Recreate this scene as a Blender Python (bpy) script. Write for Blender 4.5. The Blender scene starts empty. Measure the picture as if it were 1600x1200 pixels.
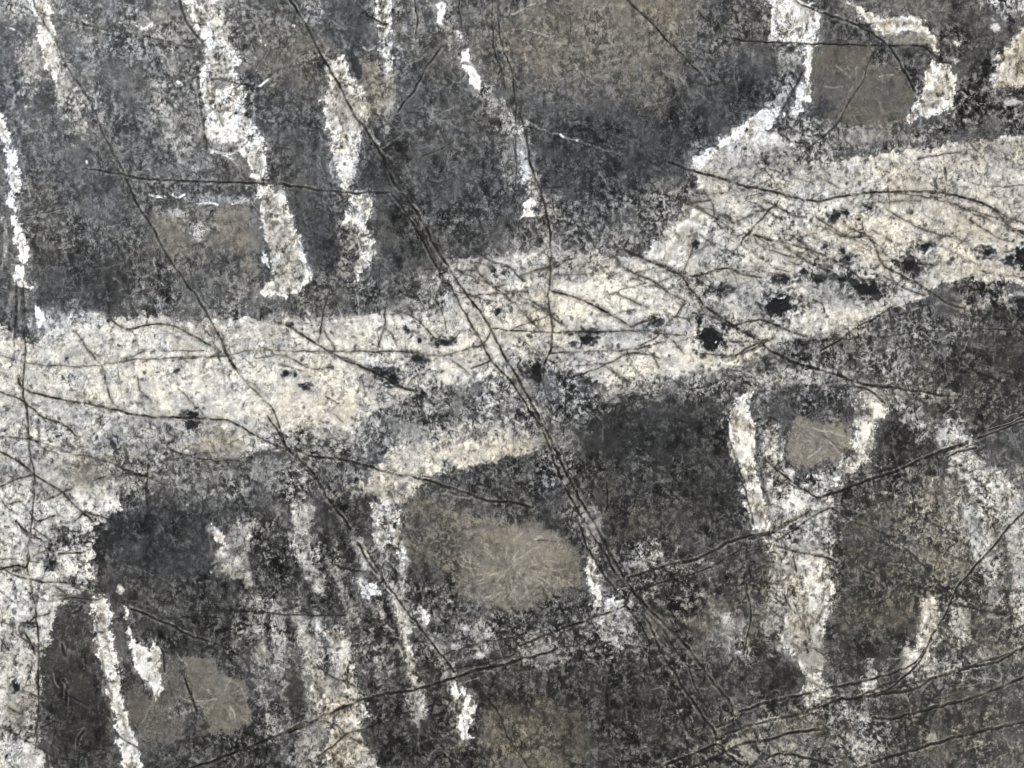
import bpy, math
import numpy as np

# ------------------------------------------------------------------ camera, world, lamps
# one photograph pixel (1600 x 1200) is one millimetre of polished stone
scene = bpy.context.scene
CAMH = 1.45
cam_d = bpy.data.cameras.new("camera")
cam_d.sensor_width = 36.0
cam_d.lens = 36.0 * CAMH / 1.6
cam_d.clip_start = 0.01
cam_d.clip_end = 100
cam = bpy.data.objects.new("camera", cam_d)
cam.location = (0, 0, CAMH)
scene.collection.objects.link(cam)
scene.camera = cam

world = bpy.data.worlds.new("World")
scene.world = world
world.use_nodes = True
bg = world.node_tree.nodes["Background"]
bg.inputs["Color"].default_value = (0.97, 0.985, 1.0, 1)
bg.inputs["Strength"].default_value = 0.42

def area(name, loc, target, size, power, col):
    l = bpy.data.lights.new(name, 'AREA')
    l.shape = 'RECTANGLE'
    l.size, l.size_y = size
    l.energy = power
    l.color = col
    o = bpy.data.objects.new(name, l)
    o.location = loc
    d = np.array(target, float) - np.array(loc, float)
    from mathutils import Vector
    o.rotation_euler = Vector(d).to_track_quat('-Z', 'Y').to_euler()
    scene.collection.objects.link(o)
    return o

# broad cool window light beyond the upper left corner: its soft reflection veils that corner
area("window_light", (-3.3, 2.9, 2.4), (-0.1, 0.1, 0), (1.8, 1.4), 215, (0.95, 0.975, 1.0))
# warm room light from the lower right
area("room_light", (4.6, -2.6, 2.6), (0.2, -0.1, 0), (2.0, 1.6), 330, (1.0, 0.965, 0.91))

scene.view_settings.view_transform = 'Standard'
scene.view_settings.look = 'None'
scene.view_settings.gamma = 1.0
scene.view_settings.use_curve_mapping = False
scene.view_settings.exposure = 0.0
scene.cycles.filter_width = 1.05

# ------------------------------------------------------------------ sampling grid of the slab's face
STEP = 1.2
MX, MY = 520, 420
def axis(n, m):
    fine = np.arange(-18, n + 18 + STEP * .5, STEP)
    k = np.linspace(0, 1, 130)[1:]
    ext = (m - 18) * k ** 1.05
    return np.concatenate([(fine[0] - ext)[::-1], fine, fine[-1] + ext])
AX = axis(1600, MX)
AY = axis(1200, MY)
NX, NY = len(AX), len(AY)
X, Y = np.meshgrid(AX, AY)
X = X.astype(np.float32); Y = Y.astype(np.float32)

# ------------------------------------------------------------------ noise
def perlin(x, y, seed):
    rs = np.random.RandomState(seed)
    perm = rs.permutation(4096)
    ang = rs.rand(4096) * 2 * math.pi
    gx = np.cos(ang).astype(np.float32); gy = np.sin(ang).astype(np.float32)
    xi = np.floor(x).astype(np.int64); yi = np.floor(y).astype(np.int64)
    xf = (x - xi).astype(np.float32); yf = (y - yi).astype(np.float32)
    u = xf * xf * xf * (xf * (xf * 6 - 15) + 10)
    v = yf * yf * yf * (yf * (yf * 6 - 15) + 10)
    def g(ix, iy, dx, dy):
        h = perm[(perm[ix & 4095] + iy) & 4095]
        return gx[h] * dx + gy[h] * dy
    a = g(xi, yi, xf, yf); b = g(xi + 1, yi, xf - 1, yf)
    c = g(xi, yi + 1, xf, yf - 1); d = g(xi + 1, yi + 1, xf - 1, yf - 1)
    return ((a + (b - a) * u) * (1 - v) + (c + (d - c) * u) * v) * 1.5

def fbm(x, y, wl, seed, octv=3, gain=.55):
    s = 0; a = 1; n = 0
    for k in range(octv):
        s = s + a * perlin(x / wl, y / wl, seed + k); n += a * a
        wl *= .5; a *= gain
    return s / math.sqrt(n)

def smooth(a, b, t):
    t = np.clip((t - a) / (b - a), 0, 1)
    return t * t * (3 - 2 * t)

WX = fbm(X, Y, 26, 11, 3) ; WY = fbm(X, Y, 26, 31, 3)
EDGE = fbm(X, Y, 17, 51, 4, .8) * 1.7
WX += .55 * perlin(X / 9, Y / 9, 61); WY += .55 * perlin(X / 9, Y / 9, 62)
CX = fbm(X, Y, 38, 71, 3); CY = fbm(X, Y, 38, 91, 3)

# ------------------------------------------------------------------ fields
M = np.full(X.shape, 76, np.float32)      # mean tone of the mineral
Cn = np.full(X.shape, 27, np.float32)     # strength of its speckle
W = np.full(X.shape, -.10, np.float32)    # warm / cool
K = np.zeros(X.shape, np.float32)         # open crack
REG = np.zeros(X.shape, np.int32)         # which mineral body a point belongs to
PARTS = [("host_rock", None)]

def box(x0, y0, x1, y1):
    ix0 = max(np.searchsorted(AX, x0) - 1, 0); ix1 = min(np.searchsorted(AX, x1) + 1, NX)
    iy0 = max(np.searchsorted(AY, y0) - 1, 0); iy1 = min(np.searchsorted(AY, y1) + 1, NY)
    return slice(iy0, iy1), slice(ix0, ix1)

def sdf_poly(px, py, pts):
    n = len(pts)
    d = np.full(px.shape, 1e12, np.float32)
    s = np.ones(px.shape, bool)
    for i in range(n):
        ax, ay = pts[i]; bx, by = pts[i - 1]
        ex, ey = bx - ax, by - ay
        wx, wy = px - ax, py - ay
        t = np.clip((wx * ex + wy * ey) / (ex * ex + ey * ey + 1e-9), 0, 1)
        dx = wx - ex * t; dy = wy - ey * t
        d = np.minimum(d, dx * dx + dy * dy)
        c1 = py >= ay; c2 = py < by; c3 = ex * wy > ey * wx
        s ^= (c1 & c2 & c3) | (~c1 & ~c2 & ~c3)
    return np.where(s, 1, -1) * np.sqrt(d)

def pairs(f):
    return [(f[i], f[i + 1]) for i in range(0, len(f), 2)]

def poly(flat, m, c, w, feather=3.0, rough=4.0, warp=4.0, part=None, label=None, amt=1.0):
    pts = pairs(flat)
    xs = [p[0] for p in pts]; ys = [p[1] for p in pts]
    pad = feather + rough * 1.6 + warp * 2 + 4
    sl = box(min(xs) - pad, min(ys) - pad, max(xs) + pad, max(ys) + pad)
    px = X[sl] + WX[sl] * warp; py = Y[sl] + WY[sl] * warp
    d = sdf_poly(px, py, pts)
    a = smooth(-feather, feather, -d + EDGE[sl] * rough) * amt
    if m is not None: M[sl] += (m - M[sl]) * a
    if c is not None: Cn[sl] += (c - Cn[sl]) * a
    if w is not None: W[sl] += (w - W[sl]) * a
    if part:
        PARTS.append((part, label))
        r = REG[sl]; r[d < 0] = len(PARTS) - 1
    if part == 'white_vein':
        halo = (1 - smooth(-1, 15, d + 5 * EDGE[sl])) * (1 - a) * .5
        M[sl] += np.maximum(122 - M[sl], 0) * halo; Cn[sl] += np.maximum(44 - Cn[sl], 0) * halo
        core = smooth(3.5, 11, -d) * smooth(-.35, .3, CX[sl] + .4 * WY[sl])
        M[sl] -= 44 * core; W[sl] += .28 * core; Cn[sl] += 6 * core
        rim = a * (1 - smooth(2, 7, -d)); M[sl] += 12 * rim

def soft(cx, cy, rx, ry, m, c=None, w=None, amt=1.0, ang=0, wob=.28):
    R = max(rx, ry) * 1.7
    sl = box(cx - R, cy - R, cx + R, cy + R)
    dx = X[sl] - cx; dy = Y[sl] - cy
    t = math.radians(ang); ca, sa = math.cos(t), math.sin(t)
    u = (dx * ca + dy * sa) / rx; v = (-dx * sa + dy * ca) / ry
    r = np.sqrt(u * u + v * v) + CX[sl] * wob * 1.5 + EDGE[sl] * min(.42, 7.0 / min(rx, ry)) + WY[sl] * .16
    a = (1 - smooth(.45, 1.35, r)) * amt
    if m is not None: M[sl] += (m - M[sl]) * a
    if c is not None: Cn[sl] += (c - Cn[sl]) * a
    if w is not None: W[sl] += (w - W[sl]) * a

def catmull(pts, step=4.0):
    P = [pts[0]] + list(pts) + [pts[-1]]
    out = []
    for i in range(1, len(P) - 2):
        p0, p1, p2, p3 = [np.array(q, float) for q in P[i - 1:i + 3]]
        n = max(2, int(np.hypot(*(p2 - p1)) / step))
        for k in range(n):
            t = k / n
            out.append(.5 * ((2 * p1) + (-p0 + p2) * t + (2 * p0 - 5 * p1 + 4 * p2 - p3) * t * t + (-p0 + 3 * p1 - 3 * p2 + p3) * t ** 3))
    out.append(np.array(pts[-1], float))
    return np.array(out)

crs = np.random.RandomState(5)
def line_dist(flat, wig=1.3, step=4.0):
    pts = catmull(pairs(flat), step)
    n = len(pts)
    j = crs.randn(n, 2); j = (j + np.roll(j, 1, 0) + np.roll(j, 2, 0)) / 1.7
    j[0] = 0; j[-1] = 0
    pts = pts + j * wig * .5
    sl = box(pts[:, 0].min() - 10, pts[:, 1].min() - 10, pts[:, 0].max() + 10, pts[:, 1].max() + 10)
    d = np.full(X[sl].shape, 1e6, np.float32)
    tt = np.zeros(X[sl].shape, np.float32)
    ax, ay = AX[sl[1]], AY[sl[0]]
    for i in range(n - 1):
        a, b = pts[i], pts[i + 1]
        x0, x1 = np.searchsorted(ax, [min(a[0], b[0]) - 9, max(a[0], b[0]) + 9])
        y0, y1 = np.searchsorted(ay, [min(a[1], b[1]) - 9, max(a[1], b[1]) + 9])
        if x1 <= x0 or y1 <= y0: continue
        gx, gy = ax[None, x0:x1], ay[y0:y1, None]
        e = b - a
        t = np.clip(((gx - a[0]) * e[0] + (gy - a[1]) * e[1]) / (e @ e + 1e-9), 0, 1)
        dd = np.hypot(gx - a[0] - e[0] * t, gy - a[1] - e[1] * t)
        sub = d[y0:y1, x0:x1]
        better = dd < sub
        sub[better] = dd[better]
        tt[y0:y1, x0:x1][better] = ((i + t) / (n - 1))[better]
    return sl, d, tt

CRACKS = []
def crack(flat, w=1.8, dark=.85, rim=.25, part=True, label=None):
    if w >= 1.7 and flat[0] > 560 and flat[1] > 560: w *= 1.06; dark = min(1, dark * 1.2)
    sl, d, t = line_dist(flat)
    var = .75 + .5 * np.abs(perlin(X[sl] / 30, Y[sl] / 30, int(flat[0] * 7 + flat[1]) % 1000)) * 1.6
    taper = smooth(0, .06, t) * smooth(0, .06, 1 - t) * .5 + .5
    hw = w * .5 * var * taper
    a = (1 - smooth(hw * .7, hw + 1.5, d)) * min(1, dark * 1.3) * np.clip(.82 + .3 * EDGE[sl], .45, 1)
    a = a * np.clip(.86 + .5 * CX[sl], .45, 1)
    K[sl] = np.maximum(K[sl], a)
    # stained wall rock along the fissure
    s = np.clip((1 - smooth(.5, 3.5 + w * 2.2, d)) * (rim + .12) * 1.5 * np.clip(.75 + .55 * EDGE[sl], 0, 1.4), 0, 1)
    M[sl] += np.minimum(84 - M[sl], 0) * s * .55
    if w >= 1.7:
        lip = np.exp(-((d - (w * .5 + 2.6)) / 1.3) ** 2) * np.clip(.45 + .8 * WX[sl], 0, 1)  # pale lip painted into the tone to suggest groove relief
        M[sl] += 46 * lip * (1 - smooth(110, 170, M[sl])); W[sl] += .2 * lip
    W[sl] += (.6 - W[sl]) * s * .45
    if part and w >= 1.7:
        PARTS.append(("crack", label)); CRACKS.append((len(PARTS) - 1, sl, d, max(hw.mean() + .45, 1.05)))

def pale_line(flat, w=1.6, m=170, amt=.7, warm=.1, wig=2.0):
    sl, d, t = line_dist(flat, wig)
    a = (1 - smooth(w * .25, w * .55 + 1.4, d + (0 if w < 6 else 1) * EDGE[sl] * w * .3)) * amt * np.clip(.75 + .9 * EDGE[sl], .1 if w < 6 else .35, 1)
    M[sl] += (m - M[sl]) * a
    W[sl] += (warm - W[sl]) * a * .6
    Cn[sl] *= 1 - a * (.5 if w < 6 else 0)

# ------------------------------------------------------------------ the slab beyond the frame
out = smooth(0, 160, np.maximum(np.maximum(-X, X - 1600), np.maximum(-Y, Y - 1200)))
ridge = 1 - np.abs(fbm(X + WX * 20, Y * .45 + WY * 20, 120, 201, 3)) * 4
M += np.clip(ridge, 0, 1) * 95 * out
Cn += np.clip(ridge, 0, 1) * 18 * out

# ------------------------------------------------------------------ broad tone areas of the dark rock
soft(150, 120, 230, 260, 88, 34, -.15)
soft(15, 60, 40, 190, 62, 22, -.6)
soft(235, 60, 90, 60, 108, 44, -.05)
soft(180, 130, 50, 50, 78, 22, -.1)
soft(300, 200, 60, 50, 112, 42, .15)
soft(130, 280, 120, 60, 72, 20, -.3)
soft(270, 270, 80, 40, 92, 34, -.2)
soft(60, 370, 70, 100, 78, 30, .1)
soft(130, 350, 60, 50, 84, 34, -.1)
soft(140, 440, 90, 55, 58, 20, -.15)
soft(190, 450, 34, 46, 50, 9, -.1)
soft(250, 440, 50, 60, 74, 40, .0)
soft(440, 70, 70, 50, 96, 30, .45)
soft(520, 40, 60, 60, 66, 22, -.3)
soft(440, 200, 90, 100, 74, 26, -.15)
soft(470, 380, 70, 100, 60, 16, -.3)
soft(610, 360, 80, 90, 62, 24, -.15)
soft(650, 480, 100, 50, 72, 30, 0)
soft(560, 460, 160, 34, 84, 38, .05)
soft(330, 470, 120, 35, 96, 40, 0)
soft(640, 90, 60, 120, 74, 26, -.15)
soft(750, 60, 60, 110, 80, 26, .05)
soft(700, 240, 120, 90, 68, 24, -.15)
soft(900, 150, 260, 130, 76, 24, 0)
soft(930, 60, 190, 80, 112, 24, .65)
soft(990, 30, 100, 45, 124, 20, .8)
soft(1130, 80, 70, 90, 80, 32, 0)
soft(1150, 170, 90, 80, 62, 20, -.45)
soft(1000, 230, 180, 60, 58, 18, -.4)
soft(880, 300, 130, 60, 58, 24, -.35)
soft(720, 330, 110, 50, 66, 28, -.2)
soft(950, 350, 110, 50, 92, 42, -.05)
soft(830, 390, 60, 30, 110, 45, 0)
soft(1430, 20, 130, 50, 96, 20, .3)
soft(1500, 90, 60, 90, 64, 26, .05)
soft(1560, 170, 90, 40, 88, 46, .2)
soft(1350, 215, 130, 40, 116, 46, .15)
soft(1340, 232, 40, 18, 80, 30, -.3)
# below the pale band
soft(300, 850, 170, 80, 62, 20, -.35)
soft(170, 845, 34, 24, 48, 12, -.3)
soft(200, 960, 80, 60, 66, 18, 0)
soft(110, 1060, 60, 140, 66, 14, .2)
soft(140, 1110, 50, 80, 54, 14, .1)
soft(330, 970, 110, 60, 66, 26, -.15)
soft(450, 870, 90, 100, 72, 36, -.05)
soft(430, 1000, 90, 80, 78, 36, .1)
soft(450, 1080, 40, 50, 64, 16, .1)
soft(560, 830, 60, 60, 66, 24, -.1)
soft(620, 1000, 90, 100, 78, 34, .1)
soft(430, 1170, 100, 60, 70, 32, 0)
soft(620, 1140, 90, 80, 64, 28, .1)
soft(740, 960, 120, 60, 86, 42, .05)
soft(760, 1120, 140, 110, 68, 26, .3)
soft(840, 1160, 80, 66, 102, 20, .8)
soft(960, 1080, 160, 110, 58, 24, .25)
soft(900, 1040, 120, 60, 64, 28, .1)
soft(930, 980, 100, 50, 90, 44, 0)
soft(1100, 980, 100, 80, 76, 34, .25)
soft(1120, 1180, 120, 60, 72, 34, .25)
soft(1010, 760, 190, 120, 66, 26, .0)
soft(1000, 680, 110, 50, 54, 14, -.15)
soft(1050, 820, 90, 40, 74, 20, .3)
soft(1110, 740, 60, 90, 62, 20, -.05)
soft(1040, 900, 110, 50, 80, 40, .1)
soft(1380, 560, 240, 80, 98, 46, .1)
soft(1560, 540, 110, 80, 66, 28, .15)
soft(1520, 620, 140, 60, 66, 28, .3)
soft(1420, 690, 70, 70, 58, 20, .1)
soft(1380, 780, 120, 60, 70, 36, .15)
soft(1500, 830, 110, 90, 104, 44, .55)
soft(1350, 920, 90, 90, 62, 24, .4)
soft(1400, 950, 70, 60, 70, 22, .5)
soft(1530, 960, 90, 70, 74, 40, .5)
soft(1220, 900, 40, 90, 84, 30, .3)
soft(1230, 1060, 44, 34, 46, 18, .1)
soft(1180, 1000, 60, 60, 68, 26, .25)
soft(1300, 1150, 160, 50, 96, 46, .5)
soft(1500, 1140, 150, 80, 66, 32, .6)
soft(1380, 1040, 80, 50, 60, 30, .25)

# ------------------------------------------------------------------ the broad pale band
poly([-560,470, -200,540, -60,520, 0,505, 18,520, 45,540, 62,533, 75,520, 90,508, 110,497, 145,490, 180,500, 215,492, 262,494, 300,508, 350,494, 400,500, 440,500, 500,500, 560,494, 600,489, 640,480, 690,470, 702,455, 705,430, 716,410, 742,405, 785,399, 832,396, 853,372, 866,395, 900,402, 930,392, 960,402, 1000,404, 1028,372, 1056,345, 1082,312, 1092,290, 1082,262, 1112,245, 1152,212, 1192,205, 1215,212, 1242,240, 1300,256, 1335,248, 1400,238, 1440,230, 1485,226, 1545,222, 1600,212, 1760,190, 2200,240,
      2200,420, 1760,400, 1640,432, 1600,440, 1545,440, 1470,446, 1445,462, 1400,482, 1368,492, 1338,506, 1292,516, 1262,524, 1225,535, 1195,546, 1170,562, 1130,580, 1082,590, 1040,597, 1010,606, 955,603, 915,590, 885,582, 862,580, 840,590, 815,592, 775,590, 740,597, 690,605, 650,618, 600,640, 560,660, 545,690, 520,705, 470,705, 420,700, 380,712, 300,716, 230,730, 190,772, 186,802, 150,824, 143,860, 150,905, 108,924, 85,955, 78,1000, 64,1022, 60,1060, 55,1140, 75,1205, 100,1400, 90,1650, -560,1650],
     194, 33, .28, 2, 5, 6, part="pale_band", label="broad cream coloured mineral band flecked with black")
# inner variation of the band
for e in [(120,700,190,70,166,44,.0),(60,660,120,50,178,42,.1),(250,680,100,36,158,46,.0),(330,745,170,40,120,48,.0),(470,690,90,30,138,50,0),
          (470,740,110,34,118,48,.05),(130,745,40,20,146,20,.5),(340,695,46,26,150,18,.7),(190,730,60,40,128,40,.2),
          (480,640,120,34,196,34,.5),(260,600,200,40,200,32,.4),(90,590,120,30,196,36,.25),(110,505,60,22,190,44,.05),
          (450,520,50,30,178,36,.4),(330,520,60,24,180,36,.4),(570,530,110,40,200,32,.45),(700,560,120,40,196,34,.4),(610,590,60,24,160,50,.1),
          (760,480,70,60,198,34,.35),(680,500,60,40,192,40,.2),(740,425,70,22,160,46,.2),(650,475,60,14,110,44,.1),
          (960,460,110,45,208,30,.35),(930,540,110,36,184,38,.15),(1000,520,60,20,178,34,-.05),(820,450,40,60,178,44,.15),(1060,560,120,30,198,32,.5),(840,560,70,30,160,50,.0),
          (880,500,50,50,196,30,.5),(820,500,30,60,190,36,.5),(900,420,60,20,150,48,.1),
          (1150,260,70,50,158,42,.15),(1190,240,60,26,186,38,.1),(1050,320,50,40,126,46,.05),(1150,350,70,50,172,42,.25),(1130,440,70,40,158,44,.25),(1110,480,40,30,128,44,.1),(1220,480,120,40,172,44,0),
          (1170,520,70,30,170,44,.1),(1340,360,200,60,186,42,.35),(1300,420,80,40,170,46,.05),(1340,450,80,30,150,50,-.1),(1240,390,80,20,196,38,.2),(1420,370,110,50,192,36,.45),
          (1520,360,90,70,180,34,.6),(1530,290,100,40,178,38,.5),(1440,270,120,30,178,42,.35),(1280,280,90,30,182,42,.3),(1230,250,70,25,140,48,.1),(1560,235,70,22,150,34,.55),
          (1500,410,80,30,190,30,.6),(1560,430,60,16,186,30,.55),(1290,500,70,24,196,30,.45),(1240,325,60,30,186,40,.15),(1420,420,40,24,150,46,.1)]:
    soft(e[0], e[1], e[2], e[3], e[4], e[5], e[6], .85)
# fine blotches of the band
bl = fbm(X, Y, 34, 301, 3, .7)
sm = fbm(X * .55 + Y * .3, Y - X * .25, 26, 311, 4, .75)
M += (bl * 10 - 24 * smooth(.3, .85, sm) + 12 * smooth(.1, .6, -sm)) * (REG == 1)
W += (-.2 * smooth(.1, .7, sm) + .1 * smooth(0, .6, -sm)) * (REG == 1)
Cn *= 1 + .15 * perlin(X / 50, Y / 50, 305) * (REG > 0)

# grey speckled wisps through and below the band
poly([575,655, 622,630, 662,612, 720,614, 765,600, 822,590, 855,640, 835,662, 782,684, 700,694, 622,700, 580,682], 146, 52, .08, 9, 14, 9)
soft(715, 622, 80, 18, 100, 54, -.08)
soft(660, 652, 60, 16, 98, 50, -.1)
soft(575, 695, 60, 26, 134, 50, .05)
soft(780, 640, 40, 26, 150, 54, .0)
soft(740, 676, 60, 14, 168, 48, .2)
soft(610, 668, 30, 20, 128, 52, 0)
poly([560,760, 580,738, 600,722, 612,702, 645,688, 700,690, 760,688, 800,668, 862,692, 832,702, 782,720, 702,736, 668,746, 652,766, 632,786, 602,792, 585,772], 188, 34, .5, 4, 6, 4, part="pale_wisp", label="cream wisp tapering off under the broad band")
soft(590, 762, 44, 12, 160, 36, .4, .8)
soft(850, 660, 60, 50, 124, 54, 0, .7)
poly([805,560, 850,565, 905,592, 935,610, 960,625, 900,660, 860,640, 830,600], 112, 52, -.1, 8, 12, 8, amt=.85)
soft(985, 606, 50, 14, 178, 38, .3, .8)
soft(1180, 590, 90, 18, 150, 46, .2, .85)
soft(1090, 600, 100, 20, 118, 48, .1, .8)
soft(1255, 592, 70, 16, 160, 42, .3, .8)
poly([1150,572, 1240,540, 1330,520, 1440,478, 1450,500, 1340,540, 1270,560, 1200,585], 84, 42, .1, 7, 9, 6, amt=.8)
soft(1400, 575, 90, 22, 128, 50, .1, .8, 30)
soft(1440, 520, 90, 24, 112, 46, .15, .8, -8)
poly([1470,441, 1520,438, 1580,444, 1560,456, 1500,460, 1470,456], 74, 40, .1, 3, 7, 4)
poly([1502,478, 1560,462, 1610,448, 1620,462, 1570,476, 1512,490], 168, 36, .5, 4, 8, 4, amt=.8)
soft(1560, 485, 50, 14, 48, 20, .1, .8)

# ------------------------------------------------------------------ white veins, one by one
VL = None
def vein(flat, m=208, c=38, w=-.05, f=2.2, r=4.5, wp=4, lab=VL):
    poly(flat, m, c, w, f, r, wp, part="white_vein", label=lab)

for q in [(320,370,100,60,98,26,.4),(720,840,120,70,92,24,.4),(250,1100,80,60,88,18,.35),(1350,130,100,70,86,18,.3),(1290,680,60,40,104,26,.45),(820,1150,100,60,100,22,.8),(1480,820,110,80,110,38,.5),(1340,900,80,70,76,26,.5),(880,60,160,60,104,28,.5),(1250,950,60,60,110,34,.4),(1130,985,60,50,98,28,.45),(1200,30,50,40,92,34,.3),(590,140,40,60,106,32,.5),(450,90,70,50,96,28,.5)]:
    soft(*q, .7)
soft(598, 262, 34, 60, 48, 20, -.2); soft(625, 330, 26, 50, 56, 24, -.1)
# columns at the upper left
soft(40, 12, 50, 26, 140, 44, .1)
soft(65, 90, 40, 60, 108, 36, .1, .7)
vein([50,-30, 68,-30, 78,10, 86,60, 96,90, 106,118, 109,136, 97,142, 90,168, 84,132, 74,106, 64,82, 56,58, 60,30, 40,0], 212, 36, .0)
poly([92,132, 116,142, 132,166, 132,216, 118,212, 108,182, 88,162], 140, 44, .25, 4, 7)
poly([50,62, 62,82, 62,112, 50,132, 42,164, 36,130, 28,110, 38,84], 124, 44, .15, 4, 7)
pale_line([116,130, 135,158, 150,184, 166,216], 4, 172, .8)
pale_line([135,62, 139,88, 143,112], 5, 150, .7)
poly([74,115, 88,135, 92,165, 78,178, 55,172, 52,150, 66,135], 56, 16, -.3, 5, 6)
vein([-30,150, 0,178, 14,200, 28,256, 36,290, 30,306, 16,306, 20,330, 10,250, 0,215, -30,190], 218, 32, -.05)
vein([10,296, 24,322, 36,360, 43,392, 40,414, 30,404, 20,362, 14,322], 216, 26, 0)
vein([20,414, 38,413, 41,436, 56,449, 44,453, 24,444], 232, 12, -.1, 1.6, 3)
vein([55,474, 66,486, 71,504, 64,510, 57,496], 224, 14, -.15, 1.6, 3)
pale_line([4,340, 9,372, 8,404], 7, 200, .9)
pale_line([24,200, 33,235, 36,262], 4, 150, .7)
pale_line([52,228, 60,262], 4, 160, .6)
pale_line([30,455, 30,520], 5, 150, .6); pale_line([18,460, 10,500], 6, 180, .6)
# tall column
poly([300,-40, 385,-40, 392,30, 390,120, 405,190, 420,290, 395,290, 330,250, 308,130, 290,0], 104, 46, .1, 8, 12, 6, amt=.7)
vein([285,-60, 338,-60, 338,0, 346,30, 352,60, 368,84, 374,100, 366,104, 372,126, 384,148, 388,176, 398,202, 412,218, 417,258, 409,286, 397,276, 382,250, 374,236, 352,246, 330,236, 324,202, 322,172, 310,132, 318,106, 322,66, 306,40, 288,6], 204, 46, .0, 2.6, 6)
soft(345, 195, 26, 26, 220, 26, .1, .8)
soft(348, 15, 20, 50, 168, 44, .25, .6); soft(345, 128, 16, 8, 120, 50, 0, .8); soft(345, 232, 16, 10, 120, 50, 0, .7)
pale_line([374,-20, 380,10, 382,34], 6, 190, .8); pale_line([372,40, 376,66], 6, 140, .6)
vein([402,290, 438,292, 447,318, 458,346, 468,372, 471,398, 483,412, 482,440, 466,460, 434,463, 406,456, 424,436, 424,420, 414,392, 409,360, 404,326], 200, 38, .12, 2.2, 5)
soft(455, 415, 18, 34, 160, 30, .4, .8); soft(436, 350, 12, 40, 176, 34, .3, .6)
poly([410,366, 424,392, 426,420, 416,432, 412,405], 66, 30, -.1, 2, 4)
poly([410,386, 420,402, 420,418, 411,408], 222, 14, -.1, 1.5, 3)
pale_line([442,300, 452,342, 466,375, 474,405, 482,420, 478,444], 7, 232, .85)
# second column
vein([520,98, 541,82, 545,112, 560,128, 572,150, 580,176, 566,196, 560,226, 562,248, 550,262, 549,306, 536,300, 530,262, 518,240, 509,192, 502,152, 516,130], 188, 48, .1, 2.6, 6)
soft(538, 252, 18, 30, 222, 24, 0, .8); soft(524, 112, 14, 14, 224, 20, 0, .8); soft(548, 172, 24, 30, 174, 40, .3, .7)
poly([563,100, 592,92, 616,96, 620,150, 610,182, 590,188, 576,170, 568,140], 128, 30, .6, 6, 8, 6)
soft(604, 166, 12, 12, 186, 26, .4, .8)
poly([543,84, 552,80, 566,112, 562,124, 550,116], 54, 12, -.1, 2, 3)
vein([584,-60, 612,-60, 612,60, 613,112, 600,112, 594,64, 586,30], 198, 44, .0, 2.6, 6)
pale_line([622,-10, 622,14], 8, 190, .6); pale_line([577,205, 592,224], 7, 210, .9)
vein([549,306, 579,306, 583,326, 576,342, 572,352, 578,374, 586,382, 584,400, 570,420, 560,437, 549,430, 552,412, 560,398, 552,360, 537,358, 541,336], 200, 42, .0, 2.4, 5)
poly([534,356, 556,356, 562,398, 549,430, 532,430, 531,400], 118, 44, .2, 3, 6)
# third column
poly([668,-60, 706,-60, 712,30, 700,48, 684,40, 672,10], 138, 48, .15, 5, 8)
vein([682,8, 694,8, 693,32, 685,36], 222, 14, 0, 1.6, 3)
poly([700,40, 722,50, 738,76, 752,110, 766,140, 790,168, 808,196, 796,204, 766,172, 744,144, 720,112, 706,74], 138, 50, .1, 5, 8)
vein([723,82, 733,76, 735,96, 726,94], 228, 10, -.1, 1.4, 3)
vein([724,104, 736,102, 752,116, 757,130, 749,144, 738,132], 232, 10, -.1, 1.6, 3)
pale_line([716,48, 722,64], 6, 190, .8)
poly([800,190, 822,196, 828,240, 838,270, 842,302, 838,338, 820,346, 813,326, 822,300, 812,280, 804,240], 150, 50, .0, 4, 8)
vein([803,229, 818,234, 826,262, 828,280, 816,276, 806,254], 202, 32, -.05, 2, 5)
vein([820,312, 832,306, 832,338, 814,343], 224, 18, -.05, 2, 4)
pale_line([862,312, 866,330, 856,336], 6, 190, .8); pale_line([852,366, 850,384], 8, 200, .8)
# upper right
poly([1196,165, 1214,132, 1222,70, 1256,70, 1258,96, 1246,130, 1226,166, 1206,182], 142, 52, -.1, 5, 9)
vein([1204,-60, 1230,-60, 1250,-5, 1287,24, 1276,44, 1276,72, 1240,66, 1206,64, 1202,30], 220, 34, -.12, 2.4, 6, lab="widest white vein with dark pock marks at the upper right")
poly([1212,36, 1232,40, 1236,62, 1214,60], 150, 60, -.1, 4, 7, amt=.6)
vein([1256,74, 1275,72, 1267,108, 1272,144, 1258,162, 1246,181, 1236,176, 1244,152, 1258,112], 212, 34, -.1, 2.2, 5)
vein([1150,200, 1172,182, 1200,170, 1218,168, 1232,178, 1212,190, 1190,206, 1160,214, 1134,222, 1112,242, 1096,264, 1080,256, 1092,244, 1126,216, 1142,210], 216, 34, -.1, 2.2, 5)
soft(1195, 215, 30, 14, 214, 30, -.1, .8)
vein([1322,2, 1352,18, 1384,30, 1412,24, 1440,30, 1450,48, 1466,68, 1472,86, 1458,74, 1440,56, 1428,48, 1406,50, 1386,60, 1372,46, 1340,26], 206, 24, .35, 3, 4, lab="cream white vein curling over the grey brown inclusion")
soft(1425, 62, 40, 10, 134, 22, .55, .9)
vein([1452,98, 1474,98, 1484,106, 1498,118, 1492,156, 1480,172, 1450,182, 1424,191, 1412,184, 1436,156, 1442,128, 1448,110], 204, 34, .1, 2.4, 6)
poly([1540,-10, 1620,-10, 1620,14, 1590,24, 1566,34, 1552,24, 1545,8], 152, 58, -.05, 5, 9)
for q in [(1556,44,7,7),(1497,68,6,6),(1492,94,7,6),(1556,122,10,8),(1585,160,16,6),(1532,6,5,8)]:
    soft(*q, 215, 20, .1, .9, 0, .15)
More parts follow.
